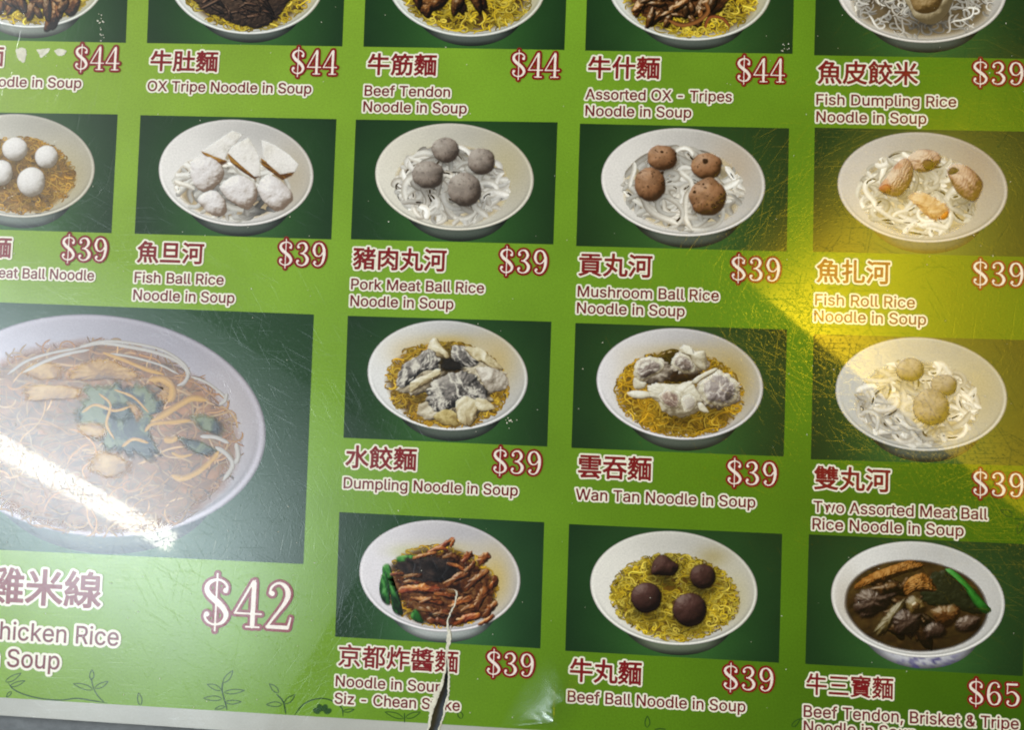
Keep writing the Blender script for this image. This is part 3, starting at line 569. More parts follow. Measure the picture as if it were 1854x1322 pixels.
# ---- lettering: outlines and brush strokes turned into flat shapes through a distance field
def march(buf, X0, Y0, step, F, z, col, origin, U, V):
    """fill F<0 on a regular grid; grid coords -> px = origin + x*U + y*V"""
    H, W = F.shape
    ins = F < 0
    vid = {}
    pts = []
    gi = -np.ones((H, W), int); idx = np.nonzero(ins); gi[idx] = np.arange(len(idx[0]))
    PX = [np.stack([X0 + idx[1] * step, Y0 + idx[0] * step], 1)]; cnt = len(idx[0])
    hi = -np.ones((H, W), int); m = ins[:, :-1] != ins[:, 1:]; r, c = np.nonzero(m)
    u = F[r, c] / (F[r, c] - F[r, c + 1]); hi[r, c] = cnt + np.arange(len(r)); cnt += len(r)
    PX.append(np.stack([X0 + (c + u) * step, Y0 + r * step], 1))
    vi = -np.ones((H, W), int); m = ins[:-1] != ins[1:]; r, c = np.nonzero(m)
    u = F[r, c] / (F[r, c] - F[r + 1, c]); vi[r, c] = cnt + np.arange(len(r)); cnt += len(r)
    PX.append(np.stack([X0 + c * step, Y0 + (r + u) * step], 1))
    P = np.concatenate(PX)
    A, B, C_, D = ins[:-1, :-1], ins[:-1, 1:], ins[1:, 1:], ins[1:, :-1]
    code = A * 1 + B * 2 + C_ * 4 + D * 8
    src = {'A': gi[:-1, :-1], 'B': gi[:-1, 1:], 'C': gi[1:, 1:], 'D': gi[1:, :-1],
           'ab': hi[:-1, :-1], 'dc': hi[1:, :-1], 'ad': vi[:-1, :-1], 'bc': vi[:-1, 1:]}
    table = {1: ['A ab ad'], 2: ['B bc ab'], 4: ['C dc bc'], 8: ['D ad dc'], 3: ['A B bc ad'], 6: ['B C dc ab'],
             12: ['C D ad bc'], 9: ['D A ab dc'], 5: ['A ab ad', 'C dc bc'], 10: ['B bc ab', 'D ad dc'],
             7: ['A B C dc ad'], 14: ['B C D ad ab'], 13: ['C D A ab bc'], 11: ['D A B bc dc'], 15: ['A B C D']}
    faces = []
    for k, polys in table.items():
        sel = code == k
        if not sel.any(): continue
        for s in polys: faces.append(np.stack([src[q][sel] for q in s.split()], 1))
    pp = np.asarray(origin)[None] + P[:, :1] * np.asarray(U)[None] + P[:, 1:] * np.asarray(V)[None]
    if faces: buf.add(pp[:, 0], pp[:, 1], z, faces, col)


def local_axes(px, py):
    """directions of 'right' and 'up' along the menu at this spot, in px, unit length"""
    x, y = on_sheet(px, py); e = 1e-3
    p = self_px(np.array([[x, y, 0], [x + e, y, 0], [x, y + e, 0]]))
    u = p[1] - p[0]; v = p[2] - p[0]
    return u / np.linalg.norm(u), v / np.linalg.norm(v)


def parse(ch):
    adv, loops = GLYPHS[ch].split('|')
    return float(adv), [np.array([[float(t) for t in q.split(',')] for q in l.split(' ')]) for l in loops.split(';')]


def seg_field(X, Y, loops, F_abs, IN):
    for l in loops:
        a = l; b = np.roll(l, -1, axis=0)
        for (x0, y0), (x1, y1) in zip(a, b):
            dx, dy = x1 - x0, y1 - y0; ll = dx * dx + dy * dy + 1e-12
            t = np.clip(((X - x0) * dx + (Y - y0) * dy) / ll, 0, 1)
            np.minimum(F_abs, (X - x0 - t * dx) ** 2 + (Y - y0 - t * dy) ** 2, out=F_abs)
            if y0 != y1: IN ^= ((y0 > Y) != (y1 > Y)) & (X < (x1 - x0) * (Y - y0) / (y1 - y0) + x0)


def lettering(name, parent, text, x0, y0, x1, cap, bold, halo, ink, paper, z, lead=0.0, hole=None, slope=None):
    """text from left ink edge x0 to right ink edge x1 on a baseline through (x0, y0); cap = capital height in px"""
    u, v = local_axes((x0 + x1) / 2, y0)
    if slope is not None: u = np.array([1, slope]) / math.hypot(1, slope)
    cjk = ord(text[0]) > 255
    pen = 0; items = []; xs = []
    for ch in text:
        if ch == ' ': pen += 200; continue
        adv, loops = parse(ch)
        items.append((pen, loops)); xs.append((pen + min(l[:, 0].min() for l in loops), pen + max(l[:, 0].max() for l in loops)))
        pen += adv + lead
    lo, hi = xs[0][0], xs[-1][1]
    length = (x1 - x0) / u[0]
    sx = length / (hi - lo); sy = cap / (880.0 if cjk else 509.0)
    if cjk: off = 88.0
    else: off = 0.0
    step = 0.62 if cap < 45 else 1.0; m = bold + halo + 2
    W = int((length + 2 * m) / step) + 2
    ytop = cap * (1.06 if cjk else 1.12) + m; ybot = (-0.06 * cap if cjk else -0.33 * cap) - m
    H = int((ytop - ybot) / step) + 2
    F = np.full((H, W), 1e3)
    for pen, loops in items:
        L = [np.stack([(l[:, 0] + pen - lo) * sx, (l[:, 1] + off) * sy], 1) for l in loops]
        a0 = min(l[:, 0].min() for l in L) - m; a1 = max(l[:, 0].max() for l in L) + m
        i0, i1 = max(0, int((a0 + m) / step)), min(W, int((a1 + m) / step) + 2)
        X, Y = np.meshgrid(-m + np.arange(i0, i1) * step, ybot + np.arange(H) * step)
        D = np.full(X.shape, 1e6); IN = np.zeros(X.shape, bool)
        seg_field(X, Y, L, D, IN)
        S = np.sqrt(D) * np.where(IN, -1, 1)
        F[:, i0:i1] = np.minimum(F[:, i0:i1], S)
    b = Buf()
    march(b, -m, ybot, step, F - bold - halo, z, paper, (x0, y0), u, v)
    march(b, -m, ybot, step, F - bold, z + 2 * LAYER, ink, (x0, y0), u, v)
    return b.build(name, parent, hole=hole)


# price figures as brush strokes (x, y, radius), unit height, drawn after the tall serif numerals of the print
FIG = {
    '$': (0.70, [[(.50, .75, .065)], [(.52, .73, .04), (.53, .84, .03), (.45, .93, .028), (.31, .965, .03), (.15, .90, .05), (.09, .77, .062), (.16, .64, .072),
                  (.31, .52, .078), (.46, .39, .072), (.54, .24, .064), (.47, .09, .045), (.31, .03, .028), (.16, .07, .028), (.08, .17, .032), (.10, .25, .04)],
                 [(.12, .24, .065)], [(.31, 1.09, .022), (.31, -.10, .022)]]),
    '3': (0.69, [[(.13, .77, .062)], [(.10, .77, .035), (.12, .87, .03), (.24, .95, .028), (.38, .92, .05), (.46, .77, .066), (.41, .62, .05), (.29, .53, .026), (.22, .52, .022)],
                 [(.24, .525, .022), (.38, .48, .042), (.50, .33, .072), (.50, .20, .07), (.42, .08, .048), (.27, .03, .026), (.13, .08, .028), (.08, .18, .035)], [(.12, .21, .064)]]),
    '9': (0.67, [[(.28, .965, .026), (.15, .90, .045), (.09, .74, .062), (.09, .62, .062), (.16, .47, .042), (.28, .42, .024), (.38, .47, .028), (.46, .58, .035)],
                 [(.28, .965, .026), (.40, .90, .045), (.49, .72, .066), (.51, .50, .07), (.48, .28, .06), (.40, .10, .04), (.28, .03, .026), (.16, .06, .028), (.10, .14, .035)], [(.14, .18, .062)]]),
    '4': (0.69, [[(.40, .97, .03), (.03, .30, .022)], [(.02, .295, .024), (.60, .295, .024)], [(.42, .93, .058), (.42, .04, .058)], [(.44, .99, .02), (.40, .93, .05)], [(.28, .02, .022), (.57, .02, .022)]]),
    '2': (0.69, [[(.13, .74, .066)], [(.08, .74, .03), (.12, .88, .03), (.27, .965, .03), (.42, .89, .055), (.48, .74, .066), (.42, .56, .05), (.28, .36, .035), (.12, .14, .03), (.06, .05, .03)],
                 [(.06, .045, .045), (.50, .045, .05)], [(.52, .08, .03), (.56, .25, .022)]]),
    '6': (0.69, [[(.46, .80, .062)], [(.48, .82, .032), (.42, .93, .028), (.30, .965, .028), (.18, .88, .045), (.10, .68, .066), (.08, .42, .07), (.12, .20, .06), (.20, .07, .04), (.30, .03, .026)],
                 [(.30, .03, .026), (.43, .09, .045), (.50, .25, .064), (.50, .38, .06), (.43, .52, .042), (.31, .57, .024), (.20, .52, .03), (.12, .42, .035)]]),
    '5': (0.69, [[(.12, .95, .022), (.10, .52, .022)], [(.10, .92, .05), (.46, .93, .05)], [(.10, .52, .022), (.22, .61, .026), (.36, .59, .045), (.49, .44, .066), (.51, .30, .07),
                 (.44, .11, .05), (.28, .03, .026), (.14, .07, .028), (.09, .16, .035)], [(.13, .20, .062)]]),
}


def price(parent, text, x0, y0, x1, h, z, outline=4.0, white=(236, 226, 218), red=(126, 22, 22), hole=None):
    """x0, x1: outer left and right edges; y0: baseline at x0; h: figure height without outline"""
    u, v = local_axes((x0 + x1) / 2, y0)
    pen = 0; strokes = []
    for ch in text:
        adv, st = FIG[ch]
        for s in st: strokes.append(np.array([(x + pen, y, r) for x, y, r in s]))
        pen += adv
    lo = min((s[:, 0] - s[:, 2]).min() for s in strokes); hi = max((s[:, 0] + s[:, 2]).max() for s in strokes)
    length = (x1 - x0) / u[0] - 2 * outline
    sx = length / (hi - lo)
    m = outline + 2; step = 0.62 if h < 70 else 0.9
    W = int((length + 2 * m) / step) + 2; yb = -0.14 * h - m; H = int((1.28 * h + 2 * m) / step) + 2
    X, Y = np.meshgrid(-m + np.arange(W) * step, yb + np.arange(H) * step)
    F = np.full(X.shape, 1e3)
    for s in strokes:
        q = np.stack([(s[:, 0] - lo) * sx, s[:, 1] * h, s[:, 2] * h * 0.80], 1)
        if len(q) == 1:
            F = np.minimum(F, np.hypot(X - q[0, 0], Y - q[0, 1]) - q[0, 2]); continue
        if len(q) > 2: q = smooth_open(q, 5 * len(q))
        for a, b in zip(q[:-1], q[1:]):
            dx, dy = b[0] - a[0], b[1] - a[1]
            t = np.clip(((X - a[0]) * dx + (Y - a[1]) * dy) / (dx * dx + dy * dy + 1e-9), 0, 1)
            F = np.minimum(F, np.hypot(X - a[0] - t * dx, Y - a[1] - t * dy) - (a[2] + t * (b[2] - a[2])))
    o = np.array([x0, y0]) + u * outline
    b = Buf()
    march(b, -m, yb, step, F - outline, z, red, o, u, v)
    march(b, -m, yb, step, F, z + 2 * LAYER, white, o, u, v)
    return b.build('price', parent, hole=hole)


# ------------------------------------------------------------------ table, menu card, green print, torn slit
table_v = Buf()
gx, gy = np.meshgrid(np.linspace(-3, 3, 3), np.linspace(-3, 3, 3))
me = bpy.data.meshes.new('table')
T = 0.03; z1 = -0.0022
bx = [(-0.75, -0.6), (0.95, -0.6), (0.95, 0.6), (-0.75, 0.6)]
vv = [(x, y, z1) for x, y in bx] + [(x, y, z1 - T) for x, y in bx]
me.from_pydata(vv, [], [(0, 1, 2, 3), (7, 6, 5, 4), (0, 4, 5, 1), (1, 5, 6, 2), (2, 6, 7, 3), (3, 7, 4, 0)])
me.materials.append(TABLE)
table = bpy.data.objects.new('table_top', me); COL.objects.link(table)
table['label'] = 'dark mottled grey table top showing below the white edge of the menu'
table['category'] = 'table'

menu = bpy.data.objects.new('menu_card', None); COL.objects.link(menu)
menu['label'] = 'green laminated noodle menu with dish photos and red prices, torn at its bottom edge'
menu['category'] = 'menu'

# the slit torn up from the bottom edge: a real gap through the card, with bare torn paper on both sides
GAP = [(807.6, 1188), (809.5, 1199), (811, 1208), (811.5, 1220), (810, 1240), (811, 1256), (804.5, 1276), (801.5, 1297), (796, 1315), (788, 1338),
       (770, 1336), (778, 1318), (782, 1298), (786, 1284), (793, 1266), (796.5, 1256), (802, 1240), (805, 1226), (808, 1212)]


def edge_y(x, kind):            # lower edges of the green print and of the card
    return (1263.8 + 0.0607 * x) if kind == 'print' else (1296.0 + 0.0672 * x)


def card(name, kind, z_top, thick, mat, hole, parent):
    left, right, top = -460, 2300, -320
    xs_l = [x for x in np.linspace(left, 700, 24)]; xs_r = [x for x in np.linspace(880, right, 24)]
    yb = edge_y
    pts = [(left, top), (right, top)] + [(x, yb(x, kind)) for x in xs_r[::-1]]
    h = list(hole); k = 9        # GAP order: down the right side, then up the left side
    right_side = [p for p in h[:10] if p[1] < yb(p[0], kind)]; left_side = [p for p in h[10:] if p[1] < yb(p[0], kind)]
    rx = right_side[-1][0] - 2; lx = left_side[0][0] - 2 if left_side else rx - 18
    pts += [(rx, yb(rx, kind))] + right_side[::-1] + left_side[::-1] + [(lx, yb(lx, kind))]
    pts += [(x, yb(x, kind)) for x in xs_l[::-1]]
    p = np.array(pts, float); x, y = on_sheet(p[:, 0], p[:, 1])
    import bmesh
    bm = bmesh.new()
    vs = [bm.verts.new((a, b, z_top)) for a, b in zip(x, y)]
    f = bm.faces.new(vs); f.normal_update()
    if f.normal.z < 0: f.normal_flip()
    if thick:
        r = bmesh.ops.extrude_face_region(bm, geom=[f])
        for g in r['geom']:
            if isinstance(g, bmesh.types.BMVert): g.co.z = z_top
        for v0 in vs: v0.co.z = z_top - thick
    bmesh.ops.triangulate(bm, faces=[q for q in bm.faces if len(q.verts) > 4])
    bmesh.ops.recalc_face_normals(bm, faces=bm.faces) if thick else None
    m = bpy.data.meshes.new(name); bm.to_mesh(m); bm.free()
    if not thick:
        bm_fix_up(m)
    m.materials.append(mat)
    o = bpy.data.objects.new(name, m); COL.objects.link(o); o.parent = parent
    return o


card('card', 'card', 0.0, 0.0018, WHITE, GAP, menu)
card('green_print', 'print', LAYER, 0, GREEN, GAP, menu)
Z_TEXT = 36 * LAYER
Z_TORN = 44 * LAYER


def torn_strip(name, pts, parent):
    """pts: (x, y, half width left, half width right) along the tear; ragged bare paper on top of the print"""
    b = Buf(); p = np.array(pts, float)
    n = 90; q = smooth_open(p, n)
    rag = lambda s: (0.62 + 0.9 * fbm(np.arange(n) * 0.42, np.zeros(n), s))
    q[:, 0] += 1.8 * (noise(np.arange(n) * 0.5, np.zeros(n), 12) - 0.5)
    L, R = q[:, 0] - q[:, 2] * rag(3), q[:, 0] + q[:, 3] * rag(8)
    X = np.concatenate([L, (L + R) / 2, R]); Y = np.tile(q[:, 1], 3)
    i = np.arange(n - 1)
    F = np.concatenate([np.stack([i, i + 1, n + i + 1, n + i], 1), np.stack([n + i, n + i + 1, 2 * n + i + 1, 2 * n + i], 1)])
    zz = np.concatenate([np.full(n, Z_TORN), np.full(n, Z_TORN + 2.5e-5), np.full(n, Z_TORN)])
    b.add(X, Y, zz, F, (226, 222, 205))
    return b.build(name, parent, TORN)


torn_strip('torn_edge', [(786, 1068, .4, .6), (797, 1067, .8, .8), (808, 1066.5, .8, .8)], menu)
torn_strip('torn_edge', [(812, 1067, .5, 1.5), (824, 1069, 1.2, 1), (828, 1075, 1.8, 1.2), (825, 1085, 1.2, 1.2), (822, 1098, 1.0, 1.1), (815, 1112, 1.1, 1.3), (810, 1128, 1.2, 1.3),
                         (812, 1143, 2, 3), (812.5, 1156, 3, 4), (810.5, 1170, 2.6, 3), (808, 1184, 1.6, 2)], menu)
torn_strip('torn_edge', [(807, 1186, 1.0, .5), (807.5, 1212, 1.8, .5), (804.5, 1226, 3, .5), (801.5, 1240, 5.5, .5), (796, 1256, 8, .5), (792.5, 1266, 9, .5), (785.5, 1284, 8, .5), (781.5, 1298, 4, .5), (777.5, 1318, 3, .5), (772, 1330, 2, .5)], menu)
torn_strip('torn_edge', [(808.5, 1187, .4, 1), (811, 1208, .4, 2.2), (812, 1220, .4, 2), (810.3, 1240, .4, 3.4), (811.3, 1256, .4, 2.2), (805, 1276, .4, 3), (802, 1297, .4, 2.4), (796.5, 1313, .4, 2), (790, 1334, .4, 2)], menu)

FILMMAT = bpy.data.materials.new('loose_film'); FILMMAT.use_nodes = True
nt = FILMMAT.node_tree; nt.nodes.clear()
mo = nt.nodes.new('ShaderNodeOutputMaterial'); mi = nt.nodes.new('ShaderNodeMixShader'); tr = nt.nodes.new('ShaderNodeBsdfTransparent'); gl = nt.nodes.new('ShaderNodeBsdfGlossy')
fg = nt.nodes.new('ShaderNodeGroup'); fg.node_tree = FILM
gl.inputs['Roughness'].default_value = 0.16; mi.inputs[0].default_value = 0.10
nt.links.new(fg.outputs[0], gl.inputs['Normal'])
at = nt.nodes.new('ShaderNodeAttribute'); at.attribute_name = 'Col'; nt.links.new(at.outputs['Alpha'], mi.inputs[0])
nt.links.new(tr.outputs[0], mi.inputs[1]); nt.links.new(gl.outputs[0], mi.inputs[2]); nt.links.new(mi.outputs[0], mo.inputs[0])


def blister(pts, ridge, h, show=0.075):
    """a place where the clear film has lifted: a small dome leaning to the pale panel"""
    ol = smooth_closed(pts, 60); rx, ry = ridge; rings = 16
    t = np.linspace(0, 1, rings + 1)[1:]; c = np.array([rx, ry])
    P = np.vstack([c[None], (c + (ol - c)[None] * t[:, None, None]).reshape(-1, 2)])
    r = np.r_[0, np.repeat(t, 60)]
    b = Buf(); z = 50 * LAYER + h * (1 - r) * (1 + 0.25 * (fbm(P[:, 0] * .05, P[:, 1] * .05, 4) - .5))
    b.add(P[:, 0], P[:, 1], z, polar_faces(rings, 60), (255, 255, 255), show * np.clip((1 - r) * 1.3, 0, 1) ** 1.4)
    o = b.build('film_blister', menu, FILMMAT)
    for f in o.data.polygons: f.use_smooth = True


blister([(590 + x / 3.288, 920 + y / 3.288) for x, y in [(1100, 1310), (1150, 1250), (1200, 1180), (1260, 1100), (1330, 1040), (1375, 1060), (1390, 1150), (1400, 1260), (1380, 1325), (1250, 1330)]], (1003, 1300), 0.0022)
blister([(900, 1345), (925, 1270), (960, 1215), (1000, 1175), (1040, 1180), (1062, 1240), (1050, 1300), (1010, 1345)], (1025, 1262), 0.0016, 0.08)  # second, softer dome added for the pale glow beside the first
# ------------------------------------------------------------------ dish pictures
def crop(ox, oy, s):
    return lambda pts: [(ox + x / s, oy + y / s) for x, y in pts]


def slope_at(x, y):
    u, v = local_axes(x, y)
    return math.atan2(u[1], u[0])


def picture(corners, label=None, glow=(0.52, 0.98), lo=(17, 44, 21), hi=(54, 100, 45), seed=0, hole=None):
    """one printed photograph: dark green backdrop, corners TL TR BR BL in px"""
    tl, tr, br, bl = [np.array(c, float) for c in corners]
    nx, ny = 60, 40
    U, V = np.meshgrid(np.linspace(0, 1, nx + 1), np.linspace(0, 1, ny + 1))
    P = tl * ((1 - U) * (1 - V))[..., None] + tr * (U * (1 - V))[..., None] + br * (U * V)[..., None] + bl * ((1 - U) * V)[..., None]
    i, j = np.meshgrid(np.arange(nx), np.arange(ny)); k = j * (nx + 1) + i
    F = np.stack([k, k + 1, k + nx + 2, k + nx + 1], -1).reshape(-1, 4)
    d = ((U - glow[0]) / 0.36) ** 2 + ((V - glow[1]) / 0.30) ** 2
    d2 = ((U - 0.5) / 0.52) ** 2 + ((V - 0.38) / 0.62) ** 2
    w = np.clip(0.72 * np.exp(-d) + 0.50 * np.exp(-d2 ** 1.6) + 0.10 * (fbm(U * 9, V * 6, seed) - 0.5), 0, 1)[..., None]
    c = np.asarray(lo, float) * (1 - w) + np.asarray(hi, float) * w
    b = Buf(); b.add(P[..., 0], P[..., 1], 2 * LAYER, F, c.reshape(-1, 3))
    o = b.build('dish_photo', menu, hole=hole)
    if label: o['label'] = label
    return o


def bowl(parent, cx, cy, a, b, bottom, tints=(), white=(230, 227, 226), side=(34, 46, 40), side2=(88, 97, 90), seed=1, tilt=0.05, pattern=False, inner=1.0):
    rot = slope_at(cx, cy) + tilt
    # outside of the bowl below the rim
    B = Buf()
    hb = (bottom - cy) * 0.62; yc = bottom - hb
    rings, seg = 16, 96
    t = np.linspace(0, 1, rings + 1)[1:]; ol = oval(cx + 0.03 * a, yc, a * 0.70, hb, rot, n=seg)
    c0 = np.array([cx + 0.03 * a, yc])
    P = np.vstack([c0[None], (c0 + (ol - c0)[None] * t[:, None, None]).reshape(-1, 2)])
    r = np.r_[0, np.repeat(t, seg)]
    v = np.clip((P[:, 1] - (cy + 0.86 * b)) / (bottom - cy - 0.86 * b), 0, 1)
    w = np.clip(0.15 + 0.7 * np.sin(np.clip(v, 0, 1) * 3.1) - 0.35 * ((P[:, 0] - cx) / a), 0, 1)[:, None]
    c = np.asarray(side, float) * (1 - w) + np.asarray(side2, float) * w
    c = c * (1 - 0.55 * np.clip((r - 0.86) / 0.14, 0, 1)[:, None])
    if pattern:
        pz = np.clip((fbm(P[:, 0] * 0.12, P[:, 1] * 0.2, 5) - 0.47) * 8, 0, 1) * np.exp(-((P[:, 0] - cx - 0.12 * a) / (0.34 * a)) ** 2)
        c = c * (1 - pz[:, None]) + np.array([70, 66, 120]) * pz[:, None]
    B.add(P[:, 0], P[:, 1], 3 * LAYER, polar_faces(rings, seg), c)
    # rim and inside wall
    rings, seg = 44, 150
    t = np.r_[np.linspace(0, 0.93, 36)[1:], np.linspace(0.94, 1, 9)]
    ol = oval(cx, cy, a, b, rot, n=seg); c0 = np.array([cx, cy])
    P = np.vstack([c0[None], (c0 + (ol - c0)[None] * t[:, None, None]).reshape(-1, 2)])
    r = np.r_[0, np.repeat(t, seg)]
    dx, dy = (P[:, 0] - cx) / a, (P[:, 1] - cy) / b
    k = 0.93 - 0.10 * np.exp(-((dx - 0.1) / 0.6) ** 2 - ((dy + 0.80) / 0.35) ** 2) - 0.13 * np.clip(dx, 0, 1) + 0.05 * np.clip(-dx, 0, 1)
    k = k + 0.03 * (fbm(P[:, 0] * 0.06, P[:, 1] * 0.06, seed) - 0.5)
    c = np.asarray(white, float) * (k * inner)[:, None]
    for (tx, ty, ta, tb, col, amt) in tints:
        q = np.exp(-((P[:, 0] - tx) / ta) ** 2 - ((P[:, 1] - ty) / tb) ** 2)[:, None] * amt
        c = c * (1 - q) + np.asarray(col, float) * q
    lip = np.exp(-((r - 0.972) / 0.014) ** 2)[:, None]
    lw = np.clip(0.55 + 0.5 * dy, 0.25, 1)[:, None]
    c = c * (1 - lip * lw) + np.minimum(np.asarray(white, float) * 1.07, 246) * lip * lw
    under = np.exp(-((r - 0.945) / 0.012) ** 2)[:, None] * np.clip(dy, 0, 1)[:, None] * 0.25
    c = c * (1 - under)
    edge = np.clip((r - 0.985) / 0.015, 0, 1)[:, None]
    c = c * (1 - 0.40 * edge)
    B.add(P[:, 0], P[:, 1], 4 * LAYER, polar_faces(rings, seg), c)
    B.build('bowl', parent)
    return rot


def inside_bowl(cx, cy, a, b, rot, fa=0.77, fb=0.775, dx=0.012, dy=0.165):
    return (cx + dx * a, cy + dy * b, a * fa, b * fb, rot)


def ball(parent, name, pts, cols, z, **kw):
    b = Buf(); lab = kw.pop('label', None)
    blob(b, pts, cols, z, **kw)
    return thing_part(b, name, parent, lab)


def circ(C, x, y, rx, ry, wob=0.05, seed=0):
    (px, py), (qx, qy) = C([(x, y), (x + rx, y + ry)])
    return oval(px, py, qx - px, qy - py, 0.05, 40, wob, seed)


YEL = [((150, 104, 22), (222, 178, 40)), ((128, 88, 20), (204, 158, 34)), ((168, 124, 30), (236, 200, 70))]
YEL2 = [((150, 118, 26), (226, 200, 50)), ((128, 98, 22), (204, 176, 40)), ((170, 140, 40), (240, 220, 90))]
PALE = [((128, 90, 22), (200, 150, 46)), ((108, 74, 18), (178, 128, 36)), ((146, 110, 34), (212, 168, 66))]
RICE = [((182, 174, 162), (238, 236, 232)), ((196, 190, 180), (246, 244, 242)), ((162, 152, 138), (226, 222, 216))]
GREYB = [(58, 48, 42), (104, 92, 84), (140, 128, 120), (164, 154, 146), (184, 176, 170)]
BROWNB = [(52, 30, 18), (104, 68, 44), (146, 104, 74), (172, 132, 102), (196, 164, 142)]
WHITEB = [(120, 108, 92), (176, 170, 164), (206, 202, 200), (222, 219, 218), (236, 234, 233)]
BEEFB = [(16, 8, 8), (38, 22, 20), (58, 36, 32), (76, 50, 46), (104, 78, 72)]
CAKE = [(170, 160, 150), (206, 200, 196), (222, 218, 216), (232, 229, 227), (240, 238, 236)]
CRUST = [(84, 50, 12), (130, 88, 24), (160, 116, 40), (184, 146, 70)]
GREY_D = [(26, 25, 26), (72, 69, 68), (122, 117, 114), (166, 160, 154), (210, 206, 196)]
SKIN = [(80, 66, 44), (140, 122, 88), (186, 172, 136), (212, 204, 178), (230, 226, 212)]
STEW = [(14, 8, 4), (44, 24, 12), (84, 48, 22), (126, 80, 38), (178, 128, 72)]
ZHA = [(26, 10, 4), (66, 28, 12), (112, 54, 24), (152, 84, 38), (196, 138, 80)]
LEAF = [(4, 16, 6), (10, 36, 12), (20, 68, 24), (40, 108, 40), (90, 156, 78)]


def scatter(b, e, n, cols, z, seed, size=(5, 12), elong=1.8, spec=0.4, rough=0.8, dz=0.03 * LAYER, ang=None, tint=None):
    """many small irregular morsels inside the oval e, in one mesh"""
    rng = np.random.default_rng(seed)
    for k in range(n):
        r = math.sqrt(rng.random()) * 0.95; a = rng.random() * 6.283
        c, s = math.cos(e[4]), math.sin(e[4]); x, y = e[2] * r * math.cos(a), e[3] * r * math.sin(a)
        w = size[0] + (size[1] - size[0]) * rng.random()
        f = 0.55 + 0.6 * rng.random()
        cc = [tuple(np.clip(np.array(q) * f, 0, 250)) for q in cols]
        an = rng.random() * 3.14 if ang is None else ang + rng.normal(0, 0.5)
        blob(b, oval(e[0] + x * c - y * s, e[1] + x * s + y * c, w * elong * (0.6 + 0.6 * rng.random()), w * 0.7, an, 28, 0.3, seed * 31 + k),
             cc, z + k * dz, seed=seed * 7 + k, rough=rough, freq=0.22, spec=spec, tint=tint, rim=0.6, contrast=1.25)


def meatball_bowl(parent, C, e, balls, cols, seed, name, nood=RICE, base=(176, 164, 140), n=150, w=9.5, L=92, strips=(), specks=0.5, bz=0.0):
    spots = []
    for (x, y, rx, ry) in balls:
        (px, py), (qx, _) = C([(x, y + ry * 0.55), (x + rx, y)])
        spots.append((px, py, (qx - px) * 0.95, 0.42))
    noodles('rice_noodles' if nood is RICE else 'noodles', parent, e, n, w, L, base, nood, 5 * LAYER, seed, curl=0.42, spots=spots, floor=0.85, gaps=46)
    for k, (x, y, rx, ry) in enumerate(sorted(balls, key=lambda q: q[1])):
        ball(parent, name, circ(C, x, y, rx, ry, 0.11, seed + k), cols, (16 + k) * LAYER, seed=seed + 3 * k, rough=0.07, freq=0.11, rim=0.75, specks=specks, contrast=0.8, tint=tuple(0.82 * np.array(cols[2])), tint_amt=.5, spec=.10)


# ---- first row (cut by the top of the frame)
def row_one(k, corners, bx, seed, body_cols, strands, label, meats, nb=(60, 40, 12)):
    p = picture(corners, label, seed=seed)
    cx, cy, a, b, bot = bx
    rot = bowl(p, cx, cy, a, b, bot, tints=[(cx + 0.75 * a, cy + 0.3 * b, 0.35 * a, 0.5 * b, (190, 176, 120), 0.5)], seed=seed, white=(222, 224, 222), side2=(150, 156, 150) if k == 0 else (96, 104, 100))
    e = inside_bowl(cx, cy, a, b, rot, 0.84, 0.80, 0.0, 0.14)
    noodles('noodles', p, e, 620, 2.8, 42, nb, strands, 5 * LAYER, seed, gaps=130, gap_col=(50, 36, 8), curl=0.9)
    for j, m in enumerate(meats):
        bb = Buf(); m(bb, (16 + 2 * j) * LAYER); bb.build('stewed_beef' if k < 4 else 'fish_dumpling', p)
    return p


C1, C2, C3 = crop(0, 0, 2.897), crop(620, 0, 2.897), crop(1214, 0, 2.897)
row_one(0, [(-126, -142), (236, -140), (228, 77), (-134, 70)], (50, -43, 141, 93, 69), 11, STEW, YEL2, 'beef noodle photo at the top left with its picture cut by the frame',
        [lambda b, z: (scatter(b, (70, -10, 80, 36, .1), 26, STEW, z, 3, (9, 20)), blob(b, C1([(270, -20), (420, -20), (410, 60), (370, 90), (330, 60), (290, 20)]), STEW, z + 0.6 * LAYER, seed=4, rough=1.0, spec=.4)),
         lambda b, z: blob(b, C1([(-30, -10), (20, 5), (25, 45), (10, 80), (-40, 90)]), STEW, z, seed=9, rough=1.0, spec=.3)])
row_one(1, [(274, -136), (628, -130), (620, 83.5), (266, 77.5)], (446, -35.5, 141, 97, 77), 12, STEW, YEL2, 'ox tripe noodle photo with dark shredded tripe',
        [lambda b, z: (blob(b, C1([(1030, -60), (1530, -60), (1500, 40), (1440, 110), (1360, 150), (1250, 130), (1150, 90), (1060, 50)]), [(10, 7, 6), (28, 20, 16), (48, 36, 28), (74, 56, 44), (104, 84, 66)], z, seed=5, rough=1.1, freq=.3, dome=.15, edge_wob=.12, rim=.3),
                       scatter(b, (440, 5, 68, 26, .1), 40, [(10, 7, 6), (26, 18, 15), (46, 33, 26), (80, 56, 44), (120, 88, 66)], z + 0.3 * LAYER, 8, (3, 6), 4.5, .15, .6, ang=.4))])
row_one(2, [(666, -130), (1030, -124), (1022, 90), (658, 84)], (845, -31, 144, 97, 83), 13, STEW, YEL2, 'beef tendon noodle photo with brown tendon at the left',
        [lambda b, z: (scatter(b, C2([(560, -30)])[0] + (68, 20, .1), 22, STEW, z, 13, (8, 17)), blob(b, C2([(370, -40), (560, -40), (540, 30), (480, 60), (450, 100), (410, 70), (380, 20)]), STEW, z + 0.6 * LAYER, seed=15, rough=1.1, spec=.4))])
